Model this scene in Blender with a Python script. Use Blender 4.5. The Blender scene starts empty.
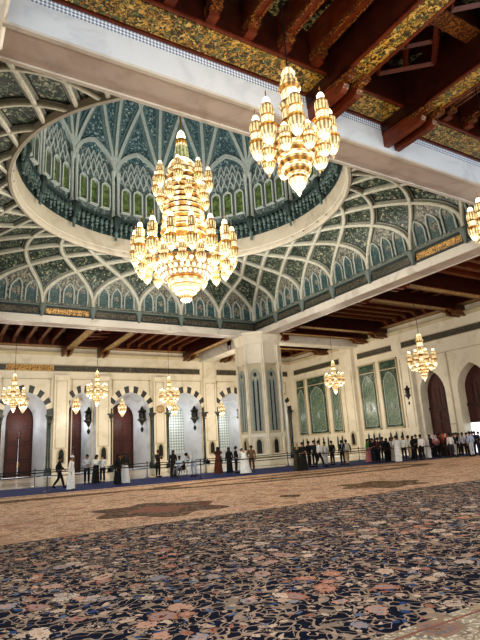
import bpy, bmesh, math, random
from mathutils import Vector, Matrix
random.seed(7)
PI = math.pi
sc = bpy.context.scene
COL = sc.collection

# ------------------------------------------------------------------ helpers
def lin(c):
    return tuple(((x/12.92) if x <= .04045 else ((x+.055)/1.055)**2.4) for x in c)

class MB:
    def __init__(s): s.v = []; s.f = []; s.m = []
    def add(s, vs, fs, mi=0):
        o = len(s.v); s.v += [tuple(map(float, p)) for p in vs]
        s.f += [tuple(i+o for i in f) for f in fs]; s.m += [mi]*len(fs)
    def quad(s, a, b, c, d, mi=0): s.add([a, b, c, d], [(0, 1, 2, 3)], mi)
    def poly(s, pts, mi=0): s.add(pts, [tuple(range(len(pts)))], mi)
    def box(s, x0, x1, y0, y1, z0, z1, mi=0, xf=None):
        vs = [(x, y, z) for x in (x0, x1) for y in (y0, y1) for z in (z0, z1)]
        if xf: vs = [xf(*p) for p in vs]
        s.add(vs, [(0, 1, 3, 2), (4, 6, 7, 5), (0, 4, 5, 1), (2, 3, 7, 6), (0, 2, 6, 4), (1, 5, 7, 3)], mi)
    def lathe(s, prof, n=16, c=(0, 0, 0), mi=0, ph=0, xf=None):
        # prof: (r, z) or (r, z, material index)
        rings = []
        for p in prof:
            r, z = p[0], p[1]
            rings.append([(c[0]+r*math.cos(ph+2*PI*i/n), c[1]+r*math.sin(ph+2*PI*i/n), c[2]+z) for i in range(n)])
        o = len(s.v)
        for R in rings: s.v += [(xf(*q) if xf else q) for q in R]
        for k in range(len(prof)-1):
            mm = prof[k][2] if len(prof[k]) > 2 else mi
            for i in range(n):
                j = (i+1) % n
                s.f.append((o+k*n+i, o+k*n+j, o+(k+1)*n+j, o+(k+1)*n+i)); s.m.append(mm)
    def tube(s, path, r, n=6, mi=0, cap=True):
        P = [Vector(p) for p in path]
        rr = r if isinstance(r, (list, tuple)) else [r]*len(P)
        o = len(s.v); up = Vector((0, 0, 1))
        prev = None
        for i, p in enumerate(P):
            t = (P[min(i+1, len(P)-1)]-P[max(i-1, 0)])
            t = t.normalized() if t.length > 1e-9 else Vector((0, 0, 1))
            if prev is None:
                a = t.cross(up if abs(t.z) < .95 else Vector((1, 0, 0))).normalized()
            else:
                a = (prev - t*prev.dot(t))
                a = a.normalized() if a.length > 1e-6 else t.cross(up).normalized()
            prev = a; b = t.cross(a)
            for k in range(n):
                q = p + (a*math.cos(2*PI*k/n)+b*math.sin(2*PI*k/n))*rr[i]
                s.v.append(tuple(q))
        for i in range(len(P)-1):
            for k in range(n):
                j = (k+1) % n
                s.f.append((o+i*n+k, o+i*n+j, o+(i+1)*n+j, o+(i+1)*n+k)); s.m.append(mi)
        if cap:
            s.f.append(tuple(o+k for k in range(n))); s.m.append(mi)
            s.f.append(tuple(o+(len(P)-1)*n+k for k in range(n))); s.m.append(mi)
    def sweep(s, path, nrm, prof, mi=0):
        # path points, normals; prof list of (side, out)
        P = [Vector(p) for p in path]; o = len(s.v); n = len(prof)
        for i, p in enumerate(P):
            t = (P[min(i+1, len(P)-1)]-P[max(i-1, 0)]).normalized()
            N = Vector(nrm[i]).normalized(); sd = t.cross(N).normalized()
            for a, b in prof: s.v.append(tuple(p+sd*a+N*b))
        for i in range(len(P)-1):
            for k in range(n-1):
                s.f.append((o+i*n+k, o+i*n+k+1, o+(i+1)*n+k+1, o+(i+1)*n+k)); s.m.append(mi)
    def build(s, name, mats, parent=None, smooth=False, recalc=True):
        me = bpy.data.meshes.new(name)
        me.from_pydata(s.v, [], s.f)
        if not isinstance(mats, (list, tuple)): mats = [mats]
        for m in mats: me.materials.append(m)
        for i, p in enumerate(me.polygons): p.material_index = min(s.m[i], len(mats)-1)
        if recalc:
            bm = bmesh.new(); bm.from_mesh(me); bmesh.ops.recalc_face_normals(bm, faces=bm.faces); bm.to_mesh(me); bm.free()
        if smooth:
            me.shade_smooth(); me.set_sharp_from_angle(angle=.7)
        o = bpy.data.objects.new(name, me); COL.objects.link(o)
        if parent: o.parent = parent
        return o

def tag(o, label=None, cat=None, group=None, kind=None):
    if label: o['label'] = label
    if cat: o['category'] = cat
    if group: o['group'] = group
    if kind: o['kind'] = kind
    return o
def struct(o, label=None):
    o['kind'] = 'structure'
    if label: o['label'] = label
    return o
def empty(name, loc=(0, 0, 0), rz=0):
    o = bpy.data.objects.new(name, None); COL.objects.link(o); o.location = loc; o.rotation_euler = (0, 0, rz)
    o.empty_display_size = .2
    return o
def copy_tree(o, parent=None):
    c = o.copy(); COL.objects.link(c)
    if parent: c.parent = parent
    for ch in list(o.children): copy_tree(ch, c)
    return c

# ------------------------------------------------------------------ materials
def nmat(name):
    m = bpy.data.materials.new(name); m.use_nodes = True
    nt = m.node_tree; b = nt.nodes['Principled BSDF']
    return m, nt, b
def N(nt, t, **kw):
    n = nt.nodes.new(t)
    for k, v in kw.items():
        if k in n.inputs: n.inputs[k].default_value = v
        else: setattr(n, k, v)
    return n
def ramp(nt, fac, stops, interp='LINEAR'):
    r = nt.nodes.new('ShaderNodeValToRGB'); cr = r.color_ramp; cr.interpolation = interp
    while len(cr.elements) < len(stops): cr.elements.new(.5)
    for e, (p, c) in zip(cr.elements, stops):
        e.position = p; e.color = (*c, 1) if len(c) == 3 else c
    nt.links.new(fac, r.inputs['Fac']); return r.outputs['Color']
def coords(nt, scale=(1, 1, 1), out='Object', rot=(0, 0, 0)):
    t = nt.nodes.new('ShaderNodeTexCoord'); mp = nt.nodes.new('ShaderNodeMapping')
    mp.inputs['Scale'].default_value = scale; mp.inputs['Rotation'].default_value = rot
    nt.links.new(t.outputs[out], mp.inputs['Vector']); return mp.outputs['Vector']
def math_(nt, op, a, b=None, c=None):
    n = nt.nodes.new('ShaderNodeMath'); n.operation = op
    for i, x in enumerate((a, b, c)):
        if x is None: continue
        if isinstance(x, (int, float)): n.inputs[i].default_value = x
        else: nt.links.new(x, n.inputs[i])
    return n.outputs[0]
def mixc(nt, fac, a, b):
    n = nt.nodes.new('ShaderNodeMix'); n.data_type = 'RGBA'
    for sock, x in ((n.inputs[0], fac), (n.inputs[6], a), (n.inputs[7], b)):
        if isinstance(x, (int, float)): sock.default_value = x
        elif isinstance(x, tuple): sock.default_value = (*x, 1)
        else: nt.links.new(x, sock)
    return n.outputs[2]
def noise(nt, vec, scale, detail=2, rough=.5, dist=0):
    n = nt.nodes.new('ShaderNodeTexNoise'); n.inputs['Scale'].default_value = scale; n.inputs['Detail'].default_value = detail
    n.inputs['Roughness'].default_value = rough; n.inputs['Distortion'].default_value = dist
    if vec: nt.links.new(vec, n.inputs['Vector'])
    return n.outputs['Fac'], n.outputs['Color']
def voro(nt, vec, scale, feature='F1', rnd=1.0):
    n = nt.nodes.new('ShaderNodeTexVoronoi'); n.feature = feature; n.inputs['Scale'].default_value = scale
    n.inputs['Randomness'].default_value = rnd
    if vec: nt.links.new(vec, n.inputs['Vector'])
    return n.outputs['Distance'], (n.outputs['Color'] if feature == 'F1' else None)
def bump(nt, b, h, strength=.4, dist=.05):
    n = nt.nodes.new('ShaderNodeBump'); n.inputs['Strength'].default_value = strength; n.inputs['Distance'].default_value = dist
    nt.links.new(h, n.inputs['Height']); nt.links.new(n.outputs['Normal'], b.inputs['Normal'])

def plain(name, col, rough=.5, metal=0, var=.12, nscale=3.0, emit=0, spec=.5):
    m, nt, b = nmat(name); c = lin(col)
    f, _ = noise(nt, coords(nt), nscale, 3)
    cc = ramp(nt, f, [(.3, tuple(x*(1-var) for x in c)), (.7, tuple(min(1, x*(1+var)) for x in c))])
    nt.links.new(cc, b.inputs['Base Color'])
    b.inputs['Roughness'].default_value = rough; b.inputs['Metallic'].default_value = metal
    b.inputs['Specular IOR Level'].default_value = spec
    if emit:
        nt.links.new(cc, b.inputs['Emission Color']); b.inputs['Emission Strength'].default_value = emit
    return m
def marble(name, col, col2, rough=.3, scale=.6):
    m, nt, b = nmat(name); v = coords(nt)
    f, _ = noise(nt, v, scale, 6, .6, 1.2)
    c = ramp(nt, f, [(.3, lin(col2)), (.5, lin(col)), (.75, tuple(min(1, x*1.05) for x in lin(col)))])
    # slab joints
    br = nt.nodes.new('ShaderNodeTexBrick')
    nt.links.new(c, b.inputs['Base Color']); b.inputs['Roughness'].default_value = rough
    nt.nodes.remove(br)
    return m
def floral(name, base, leafs, scale=4.0, thr=.42, rough=.5, metal=0, emit=0, detail=1.0, warp=.35):
    """stylised scroll-and-leaf ornament: warped voronoi blobs and noise tendrils over a ground colour"""
    m, nt, b = nmat(name); v = coords(nt)
    _, nc = noise(nt, v, scale*.7, 1)
    vm = nt.nodes.new('ShaderNodeVectorMath'); vm.operation = 'MULTIPLY_ADD'
    nt.links.new(nc, vm.inputs[0]); vm.inputs[1].default_value = (warp,)*3; nt.links.new(v, vm.inputs[2])
    vec = vm.outputs[0]
    d1, c1 = voro(nt, vec, scale)
    sep = nt.nodes.new('ShaderNodeSeparateColor'); nt.links.new(c1, sep.inputs[0])
    L = [lin(x) for x in leafs]
    lc = ramp(nt, sep.outputs[0], [(i/len(L), c) for i, c in enumerate(L)], 'CONSTANT')
    mask = math_(nt, 'LESS_THAN', d1, thr)
    core = math_(nt, 'LESS_THAN', d1, thr*.35)
    col = mixc(nt, mask, lin(base), lc)
    col = mixc(nt, core, col, L[-1])
    f, _ = noise(nt, vec, scale*.55, 1)
    ten = math_(nt, 'LESS_THAN', math_(nt, 'ABSOLUTE', math_(nt, 'SUBTRACT', f, .5)), .018)
    col = mixc(nt, ten, col, L[0])
    nt.links.new(col, b.inputs['Base Color']); b.inputs['Roughness'].default_value = rough; b.inputs['Metallic'].default_value = metal
    bump(nt, b, mask, .5, .03)
    if emit:
        nt.links.new(col, b.inputs['Emission Color']); b.inputs['Emission Strength'].default_value = emit
    return m
def wood(name, c1, c2, rough=.35, sc_=(1, 1, 1)):
    m, nt, b = nmat(name); v = coords(nt, (sc_[0]*2, sc_[1]*2, sc_[2]*2))
    f, _ = noise(nt, v, 1.5, 5, .6, .6)
    c = ramp(nt, f, [(.3, lin(c1)), (.7, lin(c2))])
    nt.links.new(c, b.inputs['Base Color']); b.inputs['Roughness'].default_value = rough
    bump(nt, b, f, .15, .02)
    return m
def planks(name, axis, c1, c2, w=.28):
    m, nt, b = nmat(name)
    t = nt.nodes.new('ShaderNodeTexCoord'); s = nt.nodes.new('ShaderNodeSeparateXYZ'); nt.links.new(t.outputs['Object'], s.inputs[0])
    x = math_(nt, 'FRACT', math_(nt, 'DIVIDE', s.outputs[axis], w))
    edge = math_(nt, 'LESS_THAN', x, .12)
    f, _ = noise(nt, t.outputs['Object'], 2.0, 4)
    c = ramp(nt, f, [(.3, lin(c1)), (.7, lin(c2))])
    c = mixc(nt, edge, c, lin(tuple(q*.35 for q in c1)))
    nt.links.new(c, b.inputs['Base Color']); b.inputs['Roughness'].default_value = .4
    return m
def emis(name, col, strength, scale=9.0, lo=.45, metal=0.0, stripes=0):
    """lit crystal: light varies from facet to facet"""
    m, nt, b = nmat(name); v = coords(nt)
    d, c = voro(nt, v, scale)
    sep = nt.nodes.new('ShaderNodeSeparateColor'); nt.links.new(c, sep.inputs[0])
    s = math_(nt, 'MULTIPLY_ADD', sep.outputs[0], (1-lo)*strength, lo*strength)
    b.inputs['Base Color'].default_value = (*[x*.5 for x in lin(col)], 1)
    b.inputs['Roughness'].default_value = .25
    b.inputs['Emission Color'].default_value = (*lin(col), 1)
    nt.links.new(s, b.inputs['Emission Strength'])
    m.cycles.emission_sampling = 'NONE'
    return m

def crystal(name, dark, light, s0, s1, n=12, sc_=9.0):
    """lit cut crystal: upright facets and beads, each a little brighter or darker"""
    m, nt, b = nmat(name)
    t = nt.nodes.new('ShaderNodeTexCoord'); s = nt.nodes.new('ShaderNodeSeparateXYZ'); nt.links.new(t.outputs['Object'], s.inputs[0])
    ang = math_(nt, 'ARCTAN2', s.outputs[1], s.outputs[0])
    st = math_(nt, 'MULTIPLY_ADD', math_(nt, 'SINE', math_(nt, 'MULTIPLY', ang, float(n))), .5, .5)
    d, c = voro(nt, t.outputs['Object'], sc_)
    sp = nt.nodes.new('ShaderNodeSeparateColor'); nt.links.new(c, sp.inputs[0])
    f = math_(nt, 'MULTIPLY_ADD', st, .5, math_(nt, 'MULTIPLY', sp.outputs[0], .5))
    col = ramp(nt, f, [(.15, lin(dark)), (.75, lin(light))])
    nt.links.new(col, b.inputs['Emission Color'])
    nt.links.new(math_(nt, 'MULTIPLY_ADD', f, s1-s0, s0), b.inputs['Emission Strength'])
    b.inputs['Base Color'].default_value = (*[x*.15 for x in lin(light)], 1); b.inputs['Roughness'].default_value = .25
    m.cycles.emission_sampling = 'NONE'
    return m
M = {}
M['marble'] = marble('cream_marble', (.87, .83, .75), (.80, .76, .66), .32)
M['marble_dk'] = marble('beige_marble', (.74, .69, .57), (.66, .60, .48), .35)
M['marble_wh'] = marble('white_marble', (.83, .84, .85), (.74, .75, .77), .4)
M['soffit'] = marble('rose_marble', (.74, .68, .64), (.65, .58, .54), .45)
M['beam'] = marble('beam_marble', (.80, .77, .72), (.70, .66, .61), .4)
M['reveal'] = marble('reveal_marble', (.82, .83, .85), (.72, .74, .76), .35)
M['rail'] = plain('dark_green_rail', (.13, .17, .16), .5, 0, .25, 6)
M['rib_band'] = plain('stone_band', (.46, .47, .43), .6, 0, .15, 6)
M['rib_gap'] = plain('shadow_gap', (.05, .06, .055), .8)
M['green_stone'] = marble('green_marble', (.13, .19, .17), (.07, .11, .10), .25, 3)
M['dark_stone'] = plain('dark_stone', (.20, .20, .17), .35, 0, .25, 8)
M['floor'] = marble('floor_marble', (.80, .77, .72), (.70, .66, .60), .18)
M['plaster'] = plain('white_plaster', (.58, .61, .59), .6, 0, .12, 5)
M['plaster_warm'] = plain('warm_plaster', (.68, .67, .61), .6, 0, .15, 5)
M['greygreen'] = plain('grey_green_plaster', (.37, .41, .385), .6, 0, .16, 6)
M['teal_dark'] = plain('dark_teal_stucco', (.14, .20, .20), .6, 0, .3, 7)
M['teal_mid'] = plain('teal_stucco', (.32, .40, .40), .6, 0, .3, 6)
M['pend'] = floral('green_floral_tiles', (.15, .19, .165), [(.46, .50, .42), (.24, .33, .28), (.36, .40, .34), (.19, .26, .22), (.64, .60, .50)], 4.6, .40)
M['dome'] = floral('teal_dome_mosaic', (.19, .28, .30), [(.44, .52, .53), (.25, .35, .37), (.34, .44, .45), (.20, .29, .31), (.60, .64, .60)], 4.4, .40)
M['niche_tile'] = floral('teal_niche_tiles', (.17, .26, .265), [(.28, .38, .37), (.20, .30, .30), (.24, .34, .33), (.40, .46, .42)], 6.0, .34)
M['lunette'] = floral('carved_lunette', (.24, .24, .21), [(.56, .55, .49), (.46, .46, .41), (.52, .50, .44), (.40, .41, .36)], 6.5, .52)
M['tracery_bg'] = floral('tracery_ground', (.25, .30, .30), [(.50, .56, .56), (.40, .46, .47), (.32, .38, .40)], 4.0, .4)
M['tile_green'] = floral('green_wall_mosaic', (.10, .20, .17), [(.44, .54, .44), (.14, .32, .27), (.30, .44, .36), (.62, .62, .48)], 7.0, .33, .25)
M['tile_pale'] = floral('pale_wall_mosaic', (.30, .40, .35), [(.62, .66, .54), (.36, .50, .42), (.20, .33, .28), (.72, .70, .56)], 9.0, .36, .25)
M['gild'] = floral('gilded_painted_wood', (.24, .20, .09), [(.72, .55, .22), (.40, .42, .20), (.80, .62, .28), (.52, .36, .14), (.34, .42, .30), (.84, .72, .42)], 9.5, .56, .4)
M['gild_edge'] = floral('gilded_carving', (.26, .11, .04), [(.60, .38, .14), (.42, .22, .08), (.66, .46, .20)], 12, .4, .4)
M['scroll'] = floral('painted_scroll', (.10, .08, .05), [(.60, .58, .44), (.38, .40, .30), (.50, .46, .30)], 7.0, .42, .5)
M['wood'] = wood('mahogany', (.12, .045, .028), (.26, .105, .06), .3)
M['wood_lt'] = wood('red_mahogany', (.30, .12, .06), (.46, .21, .11), .3)
M['wood_dk'] = wood('dark_mahogany', (.08, .03, .02), (.17, .07, .04), .35)
M['door'] = wood('door_wood', (.22, .08, .05), (.34, .14, .09), .6)
M['door_panel'] = wood('door_panel_wood', (.17, .06, .04), (.26, .10, .07), .6)
M['plankX'] = planks('plank_x', 0, (.20, .07, .04), (.36, .14, .08))
M['plankY'] = planks('plank_y', 1, (.13, .04, .02), (.27, .10, .05))
M['gold'] = plain('gold_metal', (.80, .58, .26), .3, .9, .15, 8)
M['dark_gold'] = plain('dark_gilt', (.30, .19, .08), .4, .6, .25, 8)
M['bronze'] = plain('dark_bronze', (.13, .14, .13), .4, .5, .2, 8)
M['steel'] = plain('grey_steel', (.30, .30, .32), .35, .8, .1, 8)
M['belt'] = plain('black_belt', (.05, .06, .08), .6)
M['runner'] = plain('blue_runner', (.025, .12, .38), .9, 0, .3, 2.5)
M['glass_green'] = crystal('stained_glass', (.10, .16, .06), (.50, .58, .34), .05, .5, 0, 4.5)
M['amber'] = crystal('amber_crystal', (.52, .32, .13), (1, .90, .66), .38, 1.12, 12, 9)
M['amber_dk'] = crystal('deep_amber_crystal', (.30, .17, .06), (.88, .64, .32), .30, .85, 12, 9)
M['bright'] = crystal('bright_crystal', (.92, .66, .32), (1, .95, .80), .6, 1.25, 10, 9)
M['bulb'] = crystal('bulb_crystal', (1, .86, .56), (1, .97, .86), 1.2, 2.6, 12, 9)
M['blue_glass'] = emis('blue_daylight_glass', (.55, .72, .95), .8, 2, .7)

def frieze_mat(name, gold, emit):
    m, nt, b = nmat(name); v = coords(nt, (1, 1, 1))
    f, _ = noise(nt, v, 5.5, 2, .5, 1.5)
    f2, _ = noise(nt, v, 9.0, 1, .5, .5)
    a = math_(nt, 'LESS_THAN', math_(nt, 'ABSOLUTE', math_(nt, 'SUBTRACT', f, .5)), .035)
    c2 = math_(nt, 'LESS_THAN', math_(nt, 'ABSOLUTE', math_(nt, 'SUBTRACT', f2, .52)), .03)
    k = math_(nt, 'MAXIMUM', a, c2)
    col = mixc(nt, k, lin((.07, .075, .07)), lin(gold))
    nt.links.new(col, b.inputs['Base Color']); b.inputs['Roughness'].default_value = .4
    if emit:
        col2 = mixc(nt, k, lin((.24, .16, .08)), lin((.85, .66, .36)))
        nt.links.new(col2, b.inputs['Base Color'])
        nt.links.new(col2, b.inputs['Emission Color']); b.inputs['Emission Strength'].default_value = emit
    return m
M['frieze'] = frieze_mat('dark_inscription', (.42, .39, .33), 0)
M['frieze_gold_lit'] = frieze_mat('lit_gilt_inscription', (.9, .7, .35), .08)  # gilt stretches where light falls: lighter ground and faint glow put into the colour

def grille_mat():
    m, nt, b = nmat('pierced_grille'); v = coords(nt, (14, 14, 14), 'Object', (0, .785, 0))
    ck = nt.nodes.new('ShaderNodeTexChecker'); ck.inputs['Scale'].default_value = 1.0
    ck.inputs['Color1'].default_value = (*lin((.9, .92, .95)), 1); ck.inputs['Color2'].default_value = (*lin((.50, .54, .60)), 1)
    nt.links.new(v, ck.inputs['Vector']); nt.links.new(ck.outputs['Color'], b.inputs['Base Color'])
    return m
M['grille'] = grille_mat()
def lattice_mat():
    m, nt, b = nmat('white_lattice'); v = coords(nt, (4.2, 4.2, 4.2), 'Object', (0, .785, 0))
    ck = nt.nodes.new('ShaderNodeTexChecker'); ck.inputs['Scale'].default_value = 1.0
    ck.inputs['Color1'].default_value = (*lin((.86, .88, .86)), 1); ck.inputs['Color2'].default_value = (*lin((.60, .66, .66)), 1)
    nt.links.new(v, ck.inputs['Vector']); nt.links.new(ck.outputs['Color'], b.inputs['Base Color'])
    return m
M['lattice'] = lattice_mat()

def carpet_mat(name, ground, flowers, leaves, fs=1.7, amount=1.0, soft=0.0, tend=(.72, .62, .54), core=(.45, .24, .20)):
    """woven floral carpet: palmettes, blossoms, leaves and tendrils in layered cells over a ground colour"""
    m, nt, b = nmat(name); v = coords(nt)
    def warped(sc_, amt):
        _, nc = noise(nt, v, sc_, 2)
        vm = nt.nodes.new('ShaderNodeVectorMath'); vm.operation = 'MULTIPLY_ADD'
        nt.links.new(nc, vm.inputs[0]); vm.inputs[1].default_value = (amt, amt, 0); nt.links.new(v, vm.inputs[2]); return vm.outputs[0]
    vec = warped(3.0, .22); vec2 = warped(1.4, .55)
    fine, _ = noise(nt, v, 22, 2)
    big, _ = noise(nt, v, .35, 2)
    col = mixc(nt, math_(nt, 'GREATER_THAN', fine, .56), lin(ground), lin(tuple(min(1, x*1.35+.015) for x in ground)))
    for k, (sc_, wd, cc) in enumerate(((3.4, .020, tend), (5.6, .012, leaves[0]), (2.6, .014, leaves[-1]))):
        f1, _ = noise(nt, coords(nt, (1, 1, 1), 'Object', (0, 0, k*1.1)), sc_, 1.2)
        t1 = math_(nt, 'LESS_THAN', math_(nt, 'ABSOLUTE', math_(nt, 'SUBTRACT', f1, .5)), wd)
        col = mixc(nt, t1, col, lin(cc))
    for sc_, thr, pal, vv in ((fs*4.6, .52, leaves, vec2), (fs*3.0, .46, leaves[::-1], vec)):
        d, c = voro(nt, vv, sc_)
        sep = nt.nodes.new('ShaderNodeSeparateColor'); nt.links.new(c, sep.inputs[0])
        keep = math_(nt, 'LESS_THAN', sep.outputs[1], .34*amount)
        dd = math_(nt, 'MULTIPLY_ADD', fine, .45, d)
        k = math_(nt, 'MULTIPLY', math_(nt, 'LESS_THAN', dd, thr+.08), keep)
        lc = ramp(nt, sep.outputs[0], [(i/len(pal), lin(x)) for i, x in enumerate(pal)], 'CONSTANT')
        col = mixc(nt, k, col, lc)
        k = math_(nt, 'MULTIPLY', math_(nt, 'LESS_THAN', dd, thr*.62), keep); col = mixc(nt, k, col, lin(core))
    for sc_, kp, vv in ((fs, .62, vec2), (fs*1.55, .5, vec)):
        d, c = voro(nt, vv, sc_)
        sep = nt.nodes.new('ShaderNodeSeparateColor'); nt.links.new(c, sep.inputs[0])
        dd = math_(nt, 'MULTIPLY_ADD', fine, .42, d)
        keep = math_(nt, 'LESS_THAN', sep.outputs[1], kp*amount)
        fc = ramp(nt, sep.outputs[0], [(i/len(flowers), lin(x)) for i, x in enumerate(flowers)], 'CONSTANT')
        fc2 = ramp(nt, sep.outputs[2], [(i/len(flowers), lin(x)) for i, x in enumerate(flowers[::-1])], 'CONSTANT')
        for rad, cc in ((.56, lin(tuple(x*.75 for x in ground))), (.51, fc), (.40, fc2), (.335, fc), (.27, lin(core))):
            k = math_(nt, 'MULTIPLY', math_(nt, 'LESS_THAN', dd, rad), keep)
            col = mixc(nt, k, col, cc)
    if soft: col = mixc(nt, soft, col, lin(ground))
    mul = nt.nodes.new('ShaderNodeMix'); mul.data_type = 'RGBA'; mul.blend_type = 'MULTIPLY'; mul.inputs[0].default_value = .5
    nt.links.new(col, mul.inputs[6]); nt.links.new(ramp(nt, big, [(.3, (.6, .6, .6)), (.7, (1, 1, 1))]), mul.inputs[7])
    nt.links.new(mul.outputs[2], b.inputs['Base Color']); b.inputs['Roughness'].default_value = .95
    b.inputs['Specular IOR Level'].default_value = .15
    bump(nt, b, fine, .25, .02)
    return m
M['carpet_dark'] = carpet_mat('navy_carpet', (.04, .075, .16), [(.84, .66, .57), (.92, .82, .73), (.76, .54, .45), (.86, .75, .66), (.66, .63, .64)],
    [(.82, .70, .61), (.44, .51, .62), (.70, .48, .39), (.88, .78, .68), (.22, .34, .54), (.66, .57, .50)], 2.1)
M['carpet_tan'] = carpet_mat('tan_carpet', (.92, .74, .63), [(.62, .44, .36), (.84, .74, .62), (.58, .46, .40), (.72, .55, .44)],
    [(.58, .45, .38), (.84, .74, .62), (.52, .44, .40), (.68, .50, .40)], 1.2, .8, .3, (.56, .46, .40), (.58, .36, .28))
M['carpet_border'] = carpet_mat('cream_carpet', (.76, .69, .60), [(.66, .46, .38), (.80, .68, .54), (.40, .40, .44)],
    [(.54, .42, .36), (.40, .42, .46), (.66, .50, .40)], 1.6, .8, .25, (.5, .41, .37))
M['carpet_med'] = carpet_mat('medallion_carpet', (.38, .31, .26), [(.62, .34, .28), (.66, .56, .45), (.36, .32, .28)],
    [(.52, .44, .36), (.24, .26, .28), (.50, .30, .25)], 1.8, .9, .1)
M['carpet_rose'] = plain('rose_pile', (.58, .38, .31), .95, 0, .3, 6)
M['carpet_med2'] = carpet_mat('olive_medallion_carpet', (.34, .27, .19), [(.66, .46, .34), (.74, .62, .48), (.38, .30, .22)],
    [(.62, .50, .38), (.26, .24, .20), (.52, .36, .28)], 1.5, .9, .05)

# ------------------------------------------------------------------ camera
cam = bpy.data.cameras.new('camera'); camo = bpy.data.objects.new('camera', cam); COL.objects.link(camo)
R_ = Vector((.86087, -.50548, -.05828)); U_ = Vector((-.07627, -.24142, .96742)); F_ = Vector((.50308, .82838, .24639))
camo.matrix_world = Matrix(((R_.x, U_.x, -F_.x, -12.1115), (R_.y, U_.y, -F_.y, -26.0974), (R_.z, U_.z, -F_.z, 1.6), (0, 0, 0, 1)))
cam.sensor_fit = 'VERTICAL'; cam.sensor_height = 36; cam.lens = 36*502.66/640
cam.clip_end = 500
sc.camera = camo

# ------------------------------------------------------------------ dimensions
S = 13.6          # half width of the central square
BW = 1.3          # beam width
W = 28.72         # outer walls
ZB = 11.9         # beam soffit
Z0 = 13.35        # spring of the vault
OX, OY = .24, -.14   # centre of the dome opening
RR = 9.98; ZR = 16.85

# ------------------------------------------------------------------ floor and carpets
m = MB(); m.box(-60, 60, -32, 60, -.3, -.02); struct(m.build('floor', M['floor']), 'pale polished marble floor of the hall')
def slab(pts, z, mi, mb, th=.012):
    mb.poly([(x, y, z) for x, y in pts], mi)
    n = len(pts)
    for i in range(n):
        a, b = pts[i], pts[(i+1) % n]
        mb.quad((a[0], a[1], z), (b[0], b[1], z), (b[0], b[1], z-th), (a[0], a[1], z-th), mi)
def lobes(cx, cy, rx, ry, n, depth, rot=0, k=96, pw=1.0):
    out = []
    for i in range(k):
        a = 2*PI*i/k; r = 1+depth*math.cos(n*a)
        x, y = rx*r*math.cos(a), ry*r*math.sin(a)
        out.append((cx+x*math.cos(rot)-y*math.sin(rot), cy+x*math.sin(rot)+y*math.cos(rot)))
    return out
m = MB()
slab([(-28, -22.55), (28, -22.55), (28, -17.2), (11.6, -17.2), (11.6, -13.98), (-11.35, -14.3), (-11.35, -17.2), (-28, -17.2)], 0, 0, m)
struct_c = m.build('patterned_carpet', [M['carpet_dark']])
tag(struct_c, 'navy blue carpet strip covered in pink and cream flowers in the foreground', 'carpet')
m = MB()
slab([(-28, -31), (28, -31), (28, -22.55), (-28, -22.55)], 0, 0, m)
slab([(-28, -22.70), (28, -22.70), (28, -22.67), (-28, -22.67)], .003, 1, m, .003)
tag(m.build('border_carpet', [M['carpet_border'], M['carpet_rose']]), 'cream bordered carpet at the bottom right corner beyond the navy one', 'carpet')
m = MB()
slab([(-11.35, -14.3), (11.6, -13.98), (11.7, -12.4), (28, -12.2), (28, -.9), (-9.3, 1.05), (-28, 1.9), (-28, -12.2), (-11.35, -12.4)], 0, 0, m)
slab(lobes(-6.3, -11.3, 1.75, 1.9, 6, .16, .3), .003, 1, m, .003)
slab(lobes(-6.3, -11.3, .8, .85, 4, .2), .005, 3, m, .002)
slab(lobes(-2.05, -12.0, .35, .4, 4, .16), .003, 2, m, .003)
slab(lobes(2.2, -11.9, 1.6, 1.4, 6, .16), .003, 2, m, .003)
ring_o = lobes(5.2, -3.6, 9.0, 2.3, 12, .035, -.05); ring_i = lobes(5.2, -3.6, 7.6, 1.5, 12, .04, -.05)
for i in range(96):
    j = (i+1) % 96; m.poly([(*ring_o[i], .004), (*ring_o[j], .004), (*ring_i[j], .004), (*ring_i[i], .004)], 2)
slab(lobes(5.2, -3.6, 4.0, .7, 8, .1), .003, 2, m, .003)
slab(lobes(-10, -2.2, 6.5, .7, 8, .05, -.05), .003, 2, m, .003)
slab(lobes(18, -9.5, 2.0, .7, 6, .16), .003, 2, m, .003)
for (o, wd) in ((-.55, .22), (-1.05, .10)):
    slab([(-11, 1.13+o-wd), (28, -.9+o-wd), (28, -.9+o), (-11, 1.13+o)], .002, 2, m, .002)
tag(m.build('tan_carpet', [M['carpet_tan'], M['carpet_med'], M['carpet_med2'], M['carpet_rose']]), 'tan and rose prayer carpet with medallions behind the navy carpet', 'carpet')
m = MB()
slab([(-28, 2.0), (-9.3, 1.1), (28, -.85), (28, 7.3), (-28, 8.6)], .0, 0, m)
tag(m.build('runner_carpet', M['runner']), 'plain royal blue walkway runner the visitors stand on', 'carpet')

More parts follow.
